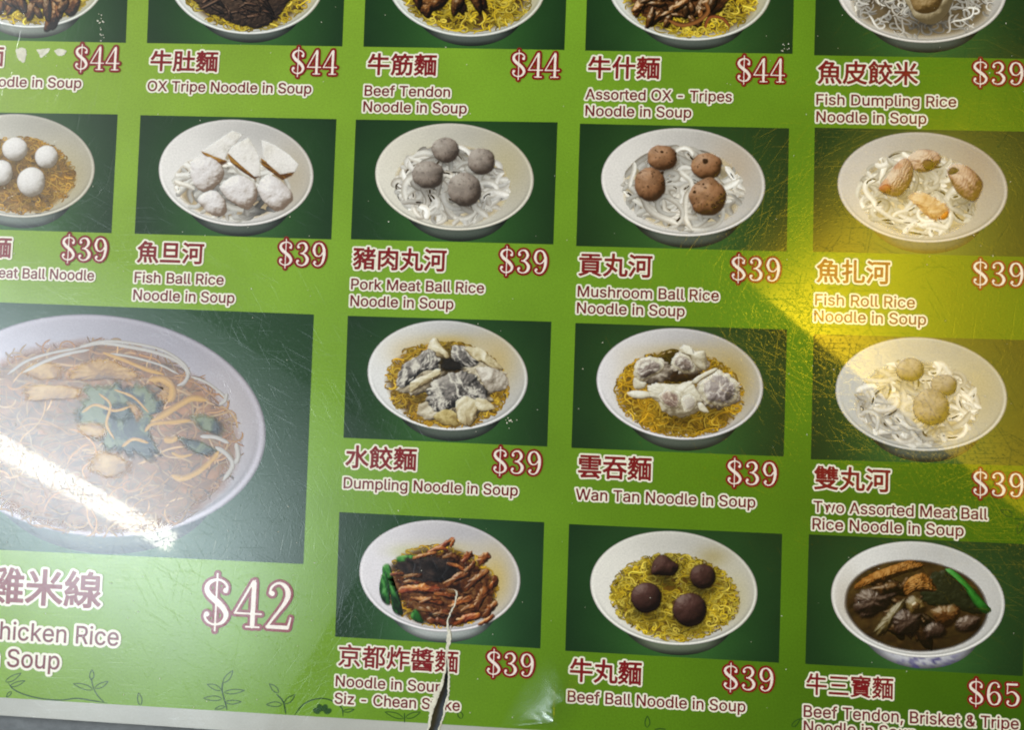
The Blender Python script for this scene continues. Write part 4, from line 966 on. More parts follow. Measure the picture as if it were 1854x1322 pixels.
row_one(3, [(1066, -124), (1440, -118), (1435, 97), (1059.5, 91)], (1249, -25, 149, 98, 90), 14, STEW, YEL2, 'assorted ox tripes photo with glossy brown pieces',
        [lambda b, z: (blob(b, C3([(-190, -60), (290, -60), (260, 60), (160, 90), (40, 80), (-60, 120), (-150, 90)]), STEW[:4], z, seed=16, rough=1.3, freq=.16, dome=.2, edge_wob=.15, spec=.1),
                       scatter(b, (1222, 12, 80, 34, .05), 30, STEW, z + 0.3 * LAYER, 17, (7, 15), 1.9, .6)),
         lambda b, z: (ribbon(b, smooth_open(C3([(180, 150), (195, 100), (230, 85), (280, 100), (310, 140)]), 24), 6, z, ((60, 28, 14), (150, 84, 46)), 1.0, True),
                       ribbon(b, smooth_open(C3([(-10, 105), (60, 130), (140, 110), (195, 60), (180, 10)]), 24), 8, z + 0.1 * LAYER, ((50, 26, 12), (150, 96, 50)), 1.0, True),
                       ribbon(b, smooth_open(C3([(135, 185), (145, 150), (170, 140), (190, 165), (185, 185)]), 16), 3, z + 0.2 * LAYER, ((150, 120, 30), (226, 206, 80)), 1.0, False))])
p5 = picture([(1480, -120), (1862, -112), (1858, 106), (1474, 99.5)], 'fish dumpling rice noodle photo at the top right', seed=15)
r5 = bowl(p5, 1668, -21, 155, 98, 95, seed=15, tints=[(1670, 40, 120, 40, (150, 140, 120), .4)])
e5 = inside_bowl(1668, -21, 155, 98, r5, 0.86, 0.82, 0, 0.12)
noodles('rice_noodles', p5, e5, 230, 3.4, 50, (86, 74, 56), RICE, 5 * LAYER, 15, gaps=80, gap_col=(80, 66, 46), curl=.8, spots=[(1680, 34, 36, .6)])
ball(p5, 'fish_dumpling', C3([(1225, -60), (1260, 60), (1300, 110), (1370, 130), (1430, 100), (1470, 40), (1480, -60)]), [(96, 84, 62), (140, 126, 98), (176, 164, 138), (198, 190, 170), (214, 208, 194)], 16 * LAYER, seed=3, rough=.3, spec=.2, rim=.5)
ball(p5, 'meatball', C3([(1250, -60), (1262, 20), (1290, 62), (1350, 72), (1410, 40), (1430, -60)]), [(70, 52, 28), (112, 88, 52), (142, 116, 76), (166, 142, 102), (188, 168, 134)], 17 * LAYER, seed=6, rough=.6, rim=.25)

# ---- second row
A = crop(0, 190, 2.897)
p = picture([(-140, 201), (213.3, 206.6), (202, 422), (-152, 411)], 'meat ball noodle photo cut by the left edge, four pale balls', seed=21)
rot = bowl(p, 34, 300, 138, 94, 413, seed=21, tints=[(110, 320, 60, 60, (176, 156, 96), .5)], white=(206, 202, 192), side2=(128, 136, 130))
e = (38, 317, 100, 70, rot)
sp = [A([(x, y + 35)])[0] + (24, .45) for x, y in ((80, 230), (245, 270), (15, 355), (165, 405))]
noodles('noodles', p, e, 700, 2.4, 32, (120, 86, 30), PALE, 5 * LAYER, 21, gaps=150, gap_col=(70, 50, 20), curl=.9, spots=sp)
for k, (x, y, rx, ry) in enumerate([(80, 232, 70, 66), (245, 272, 63, 64), (10, 355, 60, 70), (165, 404, 76, 80)]):
    ball(p, 'meatball', circ(A, x, y, rx, ry, .05, k), WHITEB, (16 + k) * LAYER, seed=k, rough=.12, freq=.2, rim=.6, contrast=.75)

p = picture([(254.4, 208), (609.3, 215.2), (600, 433.4), (243.7, 423)], 'fish ball rice noodle photo with white fish cake slices', seed=22)
rot = bowl(p, 427.5, 312.5, 140.5, 96.5, 428, seed=22, tints=[(530, 320, 40, 60, (176, 160, 130), .55)])
noodles('rice_noodles', p, (418, 338, 104, 62, rot), 110, 9, 60, (150, 134, 110), RICE, 5 * LAYER, 22, curl=.45, floor=.84, gaps=26,
        spots=[A([(1220, 480)])[0] + (30, .4), A([(1420, 470)])[0] + (26, .4), A([(1090, 420)])[0] + (22, .4), A([(1380, 560)])[0] + (24, .6)])
for k, (cake, crust) in enumerate([
    ([(1058, 240), (1130, 190), (1222, 130), (1277, 155), (1235, 205), (1200, 240), (1180, 292), (1120, 270)], [(1050, 240), (1100, 255), (1180, 285), (1200, 300), (1165, 322), (1120, 300), (1075, 272)]),
    ([(1192, 250), (1215, 212), (1305, 165), (1340, 225), (1362, 270), (1370, 375), (1335, 378), (1258, 312)], [(1190, 248), (1256, 305), (1338, 365), (1368, 378), (1335, 392), (1262, 345), (1205, 298)]),
    ([(1370, 178), (1440, 205), (1520, 260), (1570, 312), (1550, 352), (1470, 366), (1400, 305), (1380, 262)], [(1366, 275), (1398, 298), (1470, 358), (1556, 340), (1535, 372), (1482, 396), (1410, 345), (1368, 312)])]):
    b = Buf()
    blob(b, A(crust), CRUST, (16 + k) * LAYER, seed=k, rough=.7, freq=.3, smooth=False)
    blob(b, A(cake), CAKE, (16 + k) * LAYER + 0.4 * LAYER, seed=40 + k, dome=.12, rough=.35, freq=.3, smooth=False, rim=.12, tint=(214, 208, 196), tint_amt=.4)
    b.build('fish_cake', p)
for k, q in enumerate([[(1005, 290), (1060, 262), (1130, 285), (1178, 345), (1155, 410), (1085, 462), (1030, 435), (1000, 370)],
                       [(1150, 425), (1205, 378), (1270, 368), (1340, 415), (1352, 490), (1300, 552), (1230, 520), (1175, 475)],
                       [(1350, 420), (1400, 362), (1470, 392), (1530, 455), (1532, 510), (1460, 562), (1400, 525), (1362, 475)],
                       [(1035, 500), (1075, 455), (1140, 450), (1190, 520), (1180, 580), (1110, 580)]]):
    ball(p, 'fish_ball', A(q), [(116, 98, 84), (178, 168, 162), (208, 202, 202), (224, 220, 222), (240, 238, 238)], (20 + k) * LAYER, seed=50 + k, rough=.45, freq=.06, rim=.55, spec=.4, contrast=.9, edge_wob=.05, dome=.8)

M = crop(610, 200, 3.572)
p = picture([(644.2, 216), (1009.5, 221), (1002, 442.4), (635.2, 433.2)], 'pork meat ball rice noodle photo with four grey balls', seed=23)
rot = bowl(p, 822.8, 320, 144, 97, 437, seed=23, white=(226, 222, 212), tints=[(915, 300, 50, 60, (178, 166, 124), .6), (770, 290, 60, 40, (196, 190, 170), .4)])
meatball_bowl(p, M, (818, 334, 106, 74, rot), [(700, 255, 94, 84), (935, 330, 94, 90), (588, 418, 108, 92), (825, 510, 114, 112)], GREYB, 23, 'meatball')
M = crop(1020, 220, 3.572)
p = picture([(1050, 223.4), (1428.7, 231.8), (1424.5, 455.2), (1043.2, 445.4)], 'mushroom ball rice noodle photo with four brown balls', seed=24)
rot = bowl(p, 1237, 329.7, 149, 98, 449, seed=24, tints=[(1330, 300, 50, 55, (176, 156, 132), .6)])
meatball_bowl(p, M, (1236, 342, 112, 76, rot), [(640, 235, 103, 86), (925, 290, 106, 88), (560, 405, 106, 113), (935, 487, 122, 126)], BROWNB, 24, 'mushroom_ball', specks=.9)
b = Buf()
for k, (x, y, rx, ry) in enumerate([(638, 196, 14, 10), (668, 200, 8, 6), (918, 255, 20, 20), (640, 330, 12, 12), (645, 400, 14, 14), (968, 545, 18, 16), (995, 525, 12, 12), (848, 455, 14, 12), (905, 405, 10, 8), (1020, 470, 10, 9), (595, 185, 7, 6), (700, 255, 8, 7)]):
    blob(b, circ(M, x, y, rx, ry, .3, k), [(24, 12, 8), (44, 26, 16), (80, 54, 38)], 21 * LAYER + k * 0.05 * LAYER, seed=k, feather=1.6, dome=.1)
b.build('pit', p)

M = crop(1424, 220, 3.572)
p = picture([(1475, 230.6), (1862, 238), (1858, 465), (1471.6, 455.7)], 'fish roll rice noodle photo under the warm glare', seed=25)
rot = bowl(p, 1670.4, 339, 154.6, 100, 459, seed=25, white=(206, 200, 196), tints=[(1770, 300, 50, 60, (150, 130, 118), .5)])
noodles('rice_noodles', p, (1664, 352, 112, 78, rot), 150, 9, 88, (176, 162, 138), RICE, 5 * LAYER, 25, curl=.42, floor=.85, gaps=46, spots=[M([(720, 470)])[0] + (30, .4), M([(1160, 520)])[0] + (26, .4), M([(900, 330)])[0] + (24, .4)])
ROLL = [(74, 40, 34), (130, 92, 82), (168, 132, 120), (192, 164, 150), (214, 196, 184)]
ball(p, 'fish_roll', M([(780, 232), (850, 180), (960, 188), (1005, 240), (950, 315), (860, 332), (800, 292)]), ROLL, 16 * LAYER, seed=3, rough=.3, ridges=(0.9, 7, .25), feather=4, streak=(.9, .05, .14, .3))
ball(p, 'fish_roll', M([(590, 432), (640, 360), (720, 258), (780, 232), (822, 290), (815, 385), (750, 472), (690, 492), (620, 465)]), ROLL, 17 * LAYER, seed=4, rough=.25, ridges=(0.35, 5, .5), feather=4, streak=(1.9, .05, .16, .3), tint=(150, 84, 66), tint_amt=.45)
ball(p, 'fish_roll', M([(1035, 315), (1085, 270), (1180, 290), (1272, 390), (1252, 482), (1210, 522), (1120, 482), (1065, 402)]), ROLL, 18 * LAYER, seed=5, rough=.3, ridges=(0.5, 6, .2), feather=4, streak=(.6, .05, .16, .35))
b = Buf()
blob(b, M([(875, 260), (915, 240), (955, 262), (945, 305), (900, 318)]), [(30, 14, 12), (60, 32, 30), (92, 56, 50)], 19 * LAYER, seed=6)
blob(b, M([(1040, 320), (1075, 290), (1120, 312), (1090, 340), (1050, 345)]), [(26, 16, 20), (52, 36, 40), (84, 62, 62)], 19 * LAYER + 0.1 * LAYER, seed=7)
blob(b, M([(592, 430), (640, 400), (680, 420), (670, 460), (620, 462)]), [(90, 34, 22), (146, 66, 48), (180, 104, 80)], 19 * LAYER + 0.2 * LAYER, seed=8)
b.build('filling', p)
ball(p, 'fish_roll', M([(780, 485), (860, 448), (980, 500), (1062, 560), (1040, 625), (940, 642), (850, 562)]), [(130, 76, 46), (176, 128, 90), (204, 170, 134), (222, 200, 172)], 19 * LAYER + 0.4 * LAYER, seed=9, rough=.4, freq=.14, edge_wob=.15, dome=.3, feather=7, streak=(.4, .06, .14, .4))
ball(p, 'carrot_slice', M([(985, 625), (1030, 580), (1052, 585), (1040, 625), (1005, 640)]), [(120, 50, 10), (176, 84, 24), (206, 120, 50)], 21 * LAYER, seed=2)

# ---- the large picture at lower left
Bg = crop(0, 540, 2.897)
p = picture([(-150, 541.5), (568.5, 569.3), (549.5, 1022), (-172, 988)], 'large chicken rice noodle photo half veiled by glare', seed=31, lo=(22, 54, 26), hi=(46, 92, 46))
rot = bowl(p, 176, 771, 306, 201, 1003, seed=31, white=(186, 180, 194), tints=[(420, 760, 70, 120, (190, 176, 170), .4)])
e = (172, 792, 268, 180, rot)
noodles('noodles', p, e, 620, 3.4, 80, (122, 80, 42), [((126, 84, 42), (182, 132, 72)), ((146, 108, 66), (192, 154, 102)), ((104, 66, 32), (154, 104, 56))], 5 * LAYER, 31, curl=.4, soup=(150, 110, 70))
b = Buf()
for k, (q, s) in enumerate([([(420, 455), (520, 438), (640, 445), (740, 440), (830, 490), (885, 575), (830, 615), (790, 690), (840, 810), (770, 850), (660, 830), (560, 800), (500, 740), (420, 690), (385, 620), (400, 560), (450, 520)], 3),
                            ([(990, 620), (1060, 600), (1150, 630), (1195, 690), (1150, 735), (1040, 690)], 6), ([(920, 730), (1010, 735), (1110, 770), (1170, 810), (1100, 840), (980, 800)], 7),
                            ([(560, 560), (660, 540), (720, 600), (660, 660), (580, 640)], 8)]):
    blob(b, Bg(q), [(4, 8, 4), (14, 22, 12), (40, 52, 30), (96, 104, 66)], 16 * LAYER + k * 0.2 * LAYER, seed=s, dome=.12, rough=.3, freq=.08, edge_wob=.25, rim=0, spec=.1, feather=16, streak=(.4 + s * .3, .02, .07, 1.1))
b.build('spinach', p)
for k, q in enumerate([[(330, 400), (440, 330), (560, 310), (680, 360), (745, 400), (700, 440), (560, 430), (420, 440)], [(140, 340), (220, 330), (330, 350), (330, 420), (220, 440), (120, 400)],
                       [(120, 460), (260, 450), (420, 470), (430, 520), (300, 540), (140, 540)], [(470, 830), (560, 800), (680, 850), (690, 920), (560, 950), (460, 900)],
                       [(780, 420), (860, 415), (915, 470), (910, 540), (870, 560), (830, 510), (860, 470), (800, 450)], [(660, 540), (720, 560), (760, 610), (720, 655), (695, 610)],
                       [(400, 660), (520, 650), (580, 690), (540, 740), (430, 730)]]):
    ball(p, 'bean_curd', Bg(q), [(96, 62, 22), (136, 94, 34), (164, 122, 52), (184, 148, 84)], 18 * LAYER + k * 0.1 * LAYER, seed=60 + k, dome=.2, rough=.3, freq=.08, edge_wob=.2, rim=.1, feather=14, streak=(.3 + k, .03, .1, .45))
b = Buf()
for k, (q, w) in enumerate([([(430, 600), (500, 560), (600, 590), (680, 570)], 6), ([(520, 500), (580, 560), (560, 660), (600, 740)], 6), ([(600, 480), (700, 520), (780, 600)], 5), ([(640, 780), (700, 740), (780, 760)], 7), ([(780, 428), (850, 425), (900, 460), (905, 510), (885, 545)], 16), ([(790, 650), (860, 610), (940, 560), (1010, 525), (1085, 535)], 15), ([(760, 700), (800, 660), (900, 650), (1000, 640)], 9), ([(900, 930), (960, 945), (1040, 910), (1110, 850), (1150, 800)], 12),
                            ([(860, 740), (900, 745), (930, 730)], 14), ([(900, 810), (950, 830), (1010, 820)], 7), ([(540, 285), (640, 320), (760, 370), (860, 400)], 9)]):
    q = smooth_open(Bg(q), 40); ribbon(b, q, w * .85 * (.6 + .8 * fbm(q[:, 0] * .06, q[:, 1] * .06, k)), 20 * LAYER + k * 0.1 * LAYER, ((132, 88, 22), (188, 142, 46)), 1.0)
b.build('bean_curd', p)
b = Buf()
for k, (q, w) in enumerate([([(380, 270), (520, 235), (680, 255), (820, 285), (930, 330), (985, 390), (970, 440), (930, 460)], 7), ([(420, 250), (560, 225), (720, 240), (860, 275), (960, 340), (1000, 400)], 5),
                            ([(1000, 410), (1080, 440), (1150, 490), (1200, 540)], 5), ([(1050, 725), (1130, 730), (1200, 760)], 7), ([(1130, 780), (1190, 820), (1220, 880), (1170, 960)], 8),
                            ([(1190, 500), (1180, 540), (1150, 560)], 7), ([(1240, 760), (1250, 830), (1235, 870)], 9), ([(120, 390), (240, 330), (360, 290), (470, 270)], 6), ([(40, 400), (140, 330), (260, 290), (420, 260)], 5),
                            ([(580, 290), (700, 310), (840, 350), (940, 400)], 4)]):
    ribbon(b, smooth_open(Bg(q), 50), w, 21 * LAYER + k * 0.1 * LAYER, ((130, 120, 112), (180, 174, 170)), 1.0)
b.build('rice_noodles', p)

# ---- third row
M = crop(600, 560, 3.572)
p = picture([(629.7, 571.8), (998.4, 582.4), (991, 809), (621.8, 793)], 'dumpling noodle photo with grey wrinkled dumplings', seed=32)
rot = bowl(p, 810.5, 680, 145.5, 99.5, 799, seed=32, white=(226, 226, 228), tints=[(900, 655, 40, 50, (188, 160, 90), .65), (745, 640, 40, 25, (190, 160, 90), .5), (815, 620, 50, 14, (186, 150, 50), .6)])
noodles('noodles', p, (809, 697, 113, 79, rot), 760, 2.9, 36, (84, 58, 18), YEL, 5 * LAYER, 32, gaps=160, gap_col=(60, 40, 8), curl=.9, spots=[(800, 700, 60, .5), (815, 655, 30, .7)])
b = Buf(); blob(b, M([(690, 350), (760, 300), (840, 340), (880, 385), (800, 405), (710, 390)]), [(8, 7, 6), (24, 21, 18), (44, 38, 32)], 15.8 * LAYER, seed=2, edge_wob=.25, dome=.1, feather=7); b.build('soup_shadow', p)
for k, q in enumerate([[(420, 480), (520, 380), (640, 330), (720, 400), (700, 500), (560, 560), (450, 540)], [(780, 300), (900, 280), (1040, 350), (1120, 420), (1040, 480), (900, 440), (820, 380)],
                       [(600, 620), (640, 500), (800, 420), (960, 450), (1050, 580), (1000, 660), (900, 700), (740, 700)], [(560, 620), (640, 600), (700, 680), (640, 720), (560, 690)]]):
    ball(p, 'dumpling', M(q), [(56, 48, 38), (112, 100, 82), (158, 146, 124), (192, 182, 160), (218, 212, 196)], 15 * LAYER + k * 0.15 * LAYER, seed=140 + k, rough=.4, freq=.12, edge_wob=.25, dome=.3, rim=.5, feather=3, streak=(k * .9, .03, .12, .5))
DUMP = [([(620, 250), (650, 190), (680, 180), (715, 240), (765, 290), (760, 320), (690, 310), (640, 290)], SKIN, .8, None),
        ([(430, 430), (470, 350), (560, 300), (640, 250), (700, 330), (690, 390), (600, 400), (540, 450), (500, 500), (430, 500)], GREY_D, 1.4, (.9, 4.5, 1.2)),
        ([(770, 290), (790, 235), (870, 240), (940, 300), (950, 360), (880, 380), (800, 340)], GREY_D, 1.2, (.3, 6, .6)),
        ([(860, 250), (960, 250), (1060, 330), (1110, 390), (1060, 400), (980, 350), (920, 320)], SKIN, 1.0, None),
        ([(930, 380), (1010, 370), (1120, 420), (1145, 480), (1110, 530), (1030, 540), (980, 480)], [(70, 58, 48), (128, 118, 104), (170, 160, 148), (204, 198, 188), (224, 220, 212)], 1.2, (1.2, 7, .6)),
        ([(500, 490), (540, 450), (620, 420), (690, 380), (710, 420), (630, 480), (560, 520), (510, 540)], SKIN, .9, None),
        ([(620, 520), (690, 450), (800, 400), (900, 410), (980, 480), (1020, 590), (960, 620), (860, 600), (790, 640), (690, 670), (630, 620)], GREY_D, 1.5, (.5, 5, 1.1)),
        ([(800, 610), (850, 560), (930, 580), (950, 650), (920, 740), (850, 755), (815, 690)], SKIN, .5, (1.4, 9, .3)),
        ([(930, 580), (1000, 580), (1060, 640), (1010, 660), (950, 655)], SKIN, .6, None),
        ([(660, 690), (720, 650), (800, 660), (820, 750), (740, 755), (680, 725)], [(96, 76, 40), (150, 130, 78), (190, 172, 116), (212, 200, 156)], 1.2, None)]
for k, (q, cols, ro, ri) in enumerate(DUMP):
    ball(p, 'dumpling', M(q), cols, (16 + k) * LAYER, seed=70 + k, rough=ro * .35, freq=.2, edge_wob=.14, dome=.35, rim=.35, contrast=.9, spec=.2, feather=2.2, streak=((ri or (k * 1.1,))[0] + .7, .03, .15, -.42 if cols is GREY_D else .40))

M = crop(1020, 570, 3.572)
p = picture([(1041.8, 584.8), (1425, 596.6), (1419, 827), (1034.6, 811.3)], 'wan tan noodle photo with pale crimped wontons', seed=33)
rot = bowl(p, 1231, 695.4, 151.5, 101, 816.5, seed=33, white=(226, 224, 230), tints=[(1320, 690, 45, 55, (160, 128, 40), .75), (1230, 640, 70, 16, (176, 150, 80), .6), (1140, 690, 25, 40, (190, 168, 110), .4)])
noodles('noodles', p, (1230, 713, 117, 79, rot), 800, 2.9, 44, (84, 58, 14), YEL, 5 * LAYER, 33, gaps=170, gap_col=(60, 40, 8), curl=.55, spots=[(1220, 660, 40, .75), (1290, 725, 34, .5), (1230, 755, 36, .45)])
b = Buf(); blob(b, M([(610, 400), (680, 330), (800, 380), (900, 380), (820, 430), (690, 440)]), [(14, 8, 6), (36, 22, 15), (66, 44, 28)], 14.8 * LAYER, seed=2, edge_wob=.25, dome=.1, feather=8); b.build('soup_shadow', p)
WON = [(40, 30, 30), (92, 80, 76), (140, 126, 122), (186, 178, 170), (224, 220, 212)]
WSK = [(110, 98, 78), (164, 154, 132), (200, 194, 176), (222, 218, 204), (236, 234, 226)]
for k, q in enumerate([[(470, 330), (560, 270), (680, 310), (700, 400), (600, 450), (480, 440)], [(860, 440), (960, 350), (1130, 440), (1140, 540), (1040, 610), (900, 590)], [(690, 320), (760, 230), (900, 240), (930, 340), (840, 390), (720, 370)]]):
    ball(p, 'wonton', M(q), [(62, 52, 46), (118, 106, 94), (164, 154, 142), (198, 190, 178), (222, 217, 206)], 15 * LAYER + k * 0.15 * LAYER, seed=150 + k, rough=.4, freq=.12, edge_wob=.22, dome=.35, rim=.5, feather=3, streak=(k * 1.1, .03, .11, .45))
WT = [('wonton', [(455, 340), (490, 285), (560, 265), (620, 290), (660, 330), (620, 380), (560, 410), (500, 440), (460, 400)], WON, 1.3, (.2, 7, .8)),
      ('wonton', [(460, 400), (500, 430), (540, 440), (530, 475), (470, 485), (450, 450)], WSK, .6, None),
      ('wonton', [(695, 300), (740, 250), (800, 260), (860, 310), (850, 370), (780, 380), (715, 340)], WON, 1.2, (.8, 7, .5)),
      ('wonton', [(755, 240), (770, 195), (830, 205), (840, 240), (910, 235), (935, 310), (910, 360), (850, 330), (810, 270)], WSK, .9, None),
      ('wonton', [(870, 470), (930, 400), (980, 350), (1060, 380), (1130, 440), (1135, 520), (1080, 590), (980, 590), (910, 560)], [(52, 44, 46), (104, 94, 94), (146, 136, 136), (182, 174, 172), (214, 208, 204)], .9, None),
      ('wonton', [(830, 430), (880, 390), (960, 350), (1000, 345), (980, 375), (900, 420), (850, 450)], WSK, .5, None),
      ('wonton', [(410, 505), (470, 490), (560, 500), (590, 530), (520, 545), (450, 540)], WSK, .6, None),
      ('wonton', [(545, 470), (590, 440), (700, 450), (830, 430), (860, 480), (900, 560), (880, 610), (830, 650), (730, 665), (650, 630), (600, 560), (560, 520)], WSK, 1.1, (1.2, 11, .5)),
      ('wonton', [(610, 520), (680, 480), (760, 520), (750, 600), (690, 610), (640, 580)], [(70, 54, 50), (122, 100, 92), (164, 144, 134), (200, 188, 176)], 1.2, None),
      ('wonton', [(760, 540), (830, 510), (870, 560), (840, 620), (780, 630)], [(120, 108, 100), (172, 164, 154), (206, 200, 192), (228, 226, 220)], .5, None),
      ('wonton', [(870, 570), (900, 570), (945, 635), (900, 630), (875, 610)], WSK, .5, None)]
for k, (nm, q, cols, ro, ri) in enumerate(WT):
    b = Buf(); base = cols if cols is WSK else WSK
    blob(b, M(q), base, (16 + k) * LAYER, seed=90 + k, rough=ro * .3, freq=.15, edge_wob=.12, dome=.4, rim=.45, contrast=.95, spec=.25, feather=2.2, streak=(k * .9 + .3, .03, .11, .34))
    if cols is not WSK:                         # the filling shows through the thin wrapper
        pts = np.array(M(q)); ce = pts.mean(0)
        blob(b, ce + (pts - ce) * .84, cols, (16 + k) * LAYER + 0.5 * LAYER, seed=190 + k, rough=ro * .3, freq=.18, dome=.4, rim=.3, feather=7, streak=(k * 1.3, .05, .13, -.30), edge_wob=.15)
    b.build(nm, p)

M = crop(1424, 590, 3.39)
p = picture([(1473, 605), (1860, 616), (1856, 844), (1468, 832)], 'two assorted meat ball photo crossed by a slanting warm glare', seed=34)
rot = bowl(p, 1668, 714, 156, 103, 837, seed=34, white=(206, 206, 204), tints=[(1770, 700, 50, 60, (176, 160, 116), .5)])
meatball_bowl(p, M, (1662, 730, 115, 78, rot), [(760, 270, 92, 76), (965, 365, 85, 70), (890, 500, 118, 116)], GREYB, 34, 'meatball')

# ---- fourth row
M = crop(590, 920, 3.288)
p = picture([(614.3, 927.6), (985.4, 945.9), (978.4, 1174.9), (606.7, 1153.6)], 'brown pork strip noodle photo split by the white crack', seed=41, hi=(62, 112, 64), hole=None)
rot = bowl(p, 796.4, 1043.6, 146.4, 101, 1164, seed=41, white=(228, 225, 234), side=(84, 100, 96), side2=(186, 190, 192), tints=[(895, 1050, 30, 50, (196, 168, 80), .75), (800, 995, 60, 14, (190, 170, 90), .5), (735, 1000, 30, 12, (180, 190, 120), .4)])
e = (796, 1062, 108, 76, rot)
noodles('noodles', p, e, 260, 2.8, 36, (58, 34, 12), YEL, 5 * LAYER, 41, curl=.8)
b = Buf()
for k, q in enumerate([[(335, 345), (375, 330), (400, 400), (420, 470), (450, 560), (460, 650), (400, 620), (380, 500), (340, 420)], [(315, 470), (345, 370), (375, 440), (385, 580), (335, 560)],
                       [(500, 640), (540, 600), (590, 690), (530, 680)], [(420, 290), (520, 280), (620, 300), (560, 340), (440, 340)]]):
    blob(b, M(q), LEAF, 16 * LAYER + k * 0.1 * LAYER, seed=k, dome=.3, rough=.2, freq=.1, spec=.3, feather=4, streak=(1.3, .02, .15, .4))
b.build('green_vegetable', p)
b = Buf(); blob(b, M([(400, 330), (520, 290), (700, 290), (820, 350), (800, 420), (680, 450), (560, 440), (440, 400)]), [(6, 5, 6), (18, 15, 16), (34, 28, 28), (60, 48, 44)], 17 * LAYER, seed=6, dome=.1, edge_wob=.2, rough=.3, rim=0, feather=9, streak=(.4, .03, .12, .6)); b.build('soup_shadow', p)
b = Buf(); blob(b, M([(360, 420), (480, 350), (640, 280), (760, 260), (900, 330), (1000, 420), (1020, 560), (940, 660), (760, 700), (600, 690), (500, 620), (430, 520)]), [tuple(.62 * np.array(c)) for c in ZHA], 16 * LAYER, seed=8, dome=.08, rough=.3, edge_wob=.1, feather=8, streak=(.5, .04, .22, .7)); b.build('meat_sauce', p)
rng = np.random.default_rng(5)
STR = [((600, 270), (700, 225), (760, 180), 30), ((690, 300), (750, 280), (790, 320), 34), ((720, 330), (790, 350), (830, 380), 26), ((810, 330), (850, 280), (880, 270), 40), ((900, 330), (940, 300), (985, 280), 50),
       ((830, 490), (900, 420), (970, 370), 48), ((700, 470), (790, 410), (870, 390), 44), ((820, 380), (870, 350), (890, 310), 30), ((440, 420), (510, 405), (580, 405), 30), ((440, 490), (560, 480), (680, 490), 46),
       ((500, 540), (600, 550), (700, 570), 36), ((550, 600), (640, 620), (720, 650), 40), ((600, 670), (680, 680), (740, 700), 36), ((740, 600), (790, 560), (870, 540), 44), ((880, 620), (920, 540), (960, 470), 50),
       ((760, 690), (830, 660), (920, 640), 46), ((940, 660), (980, 600), (1020, 560), 44), ((980, 480), (1010, 440), (1000, 400), 34), ((520, 300), (600, 280), (660, 265), 26), ((640, 510), (720, 520), (780, 540), 30),
       ((560, 570), (620, 540), (690, 540), 24), ((640, 640), (700, 620), (760, 640), 26), ((800, 620), (850, 590), (890, 590), 26), ((900, 700), (960, 670), (1000, 640), 30), ((380, 400), (430, 390), (470, 400), 26),
       ((650, 250), (690, 240), (730, 260), 24), ((740, 240), (755, 205), (765, 180), 20), ((460, 450), (500, 440), (560, 450), 24)]
for k, (q0, q1, q2, w) in enumerate(STR):
    b = Buf(); pa = smooth_open(M([q0, q1, q2]), 14); d = np.gradient(pa, axis=0); nn = np.stack([-d[:, 1], d[:, 0]], 1) / np.linalg.norm(d, axis=1)[:, None]
    hw = (w / 3.288 / 2) * (0.55 + 0.6 * np.sin(np.linspace(0.25, 2.9, 14)) + 0.15 * rng.normal(size=14))[:, None]
    ol = np.vstack([pa + nn * hw, (pa - nn * hw)[::-1]])
    f = .7 + .5 * rng.random()
    blob(b, ol, [tuple(np.clip(np.array(c) * f, 0, 250)) for c in ZHA], 18 * LAYER + k * 0.3 * LAYER, seed=200 + k, dome=.5, rough=.4, freq=.2, spec=.5, rim=.5, contrast=1.2, streak=(math.atan2(pa[-1, 1] - pa[0, 1], pa[-1, 0] - pa[0, 0]), .03, .3, .5), feather=1.6, tint=(124, 44, 34) if k % 3 == 0 else (70, 34, 14), tint_amt=.6, edge_wob=.25)
    b.build('pork_strip', p)

M = crop(1010, 930, 3.372)
p = picture([(1030.2, 949.3), (1416.3, 967.1), (1410.4, 1200.8), (1023.3, 1179.1)], 'beef ball noodle photo with four dark brown balls on yellow noodles', seed=42)
rot = bowl(p, 1220, 1065.4, 152, 103, 1187, seed=42, white=(232, 230, 226), side=(50, 62, 50), side2=(112, 122, 104), tints=[(1330, 1080, 30, 50, (190, 178, 120), .5), (1290, 1010, 30, 20, (150, 130, 60), .5)])
sp = [M([(x, y + 40)])[0] + (27, .7) for x, y in ((650, 330), (885, 390), (540, 520), (805, 600))]
noodles('noodles', p, (1222, 1082, 118, 79, rot), 900, 2.7, 36, (90, 64, 14), YEL2, 5 * LAYER, 42, gaps=190, gap_col=(62, 46, 8), curl=1.0, spots=sp)
ball(p, 'beef_ball', M([(565, 345), (580, 290), (620, 252), (660, 255), (700, 285), (745, 320), (730, 360), (700, 385), (620, 380), (572, 378)]), BEEFB, 16 * LAYER, seed=1, rough=.4, rim=.4)
ball(p, 'beef_ball', circ(M, 885, 385, 83, 80, .05, 2), BEEFB, 17 * LAYER, seed=2, rough=.25, rim=.5, spec=.15, tint=(44, 24, 20))
ball(p, 'beef_ball', circ(M, 540, 515, 99, 96, .07, 3), BEEFB, 18 * LAYER, seed=3, rough=.25, freq=.09, rim=.5, spec=.2, tint=(64, 40, 36))
ball(p, 'beef_ball', circ(M, 805, 590, 109, 106, .06, 4), BEEFB, 19 * LAYER, seed=4, rough=.25, freq=.09, rim=.5, spec=.25, tint=(60, 36, 34))

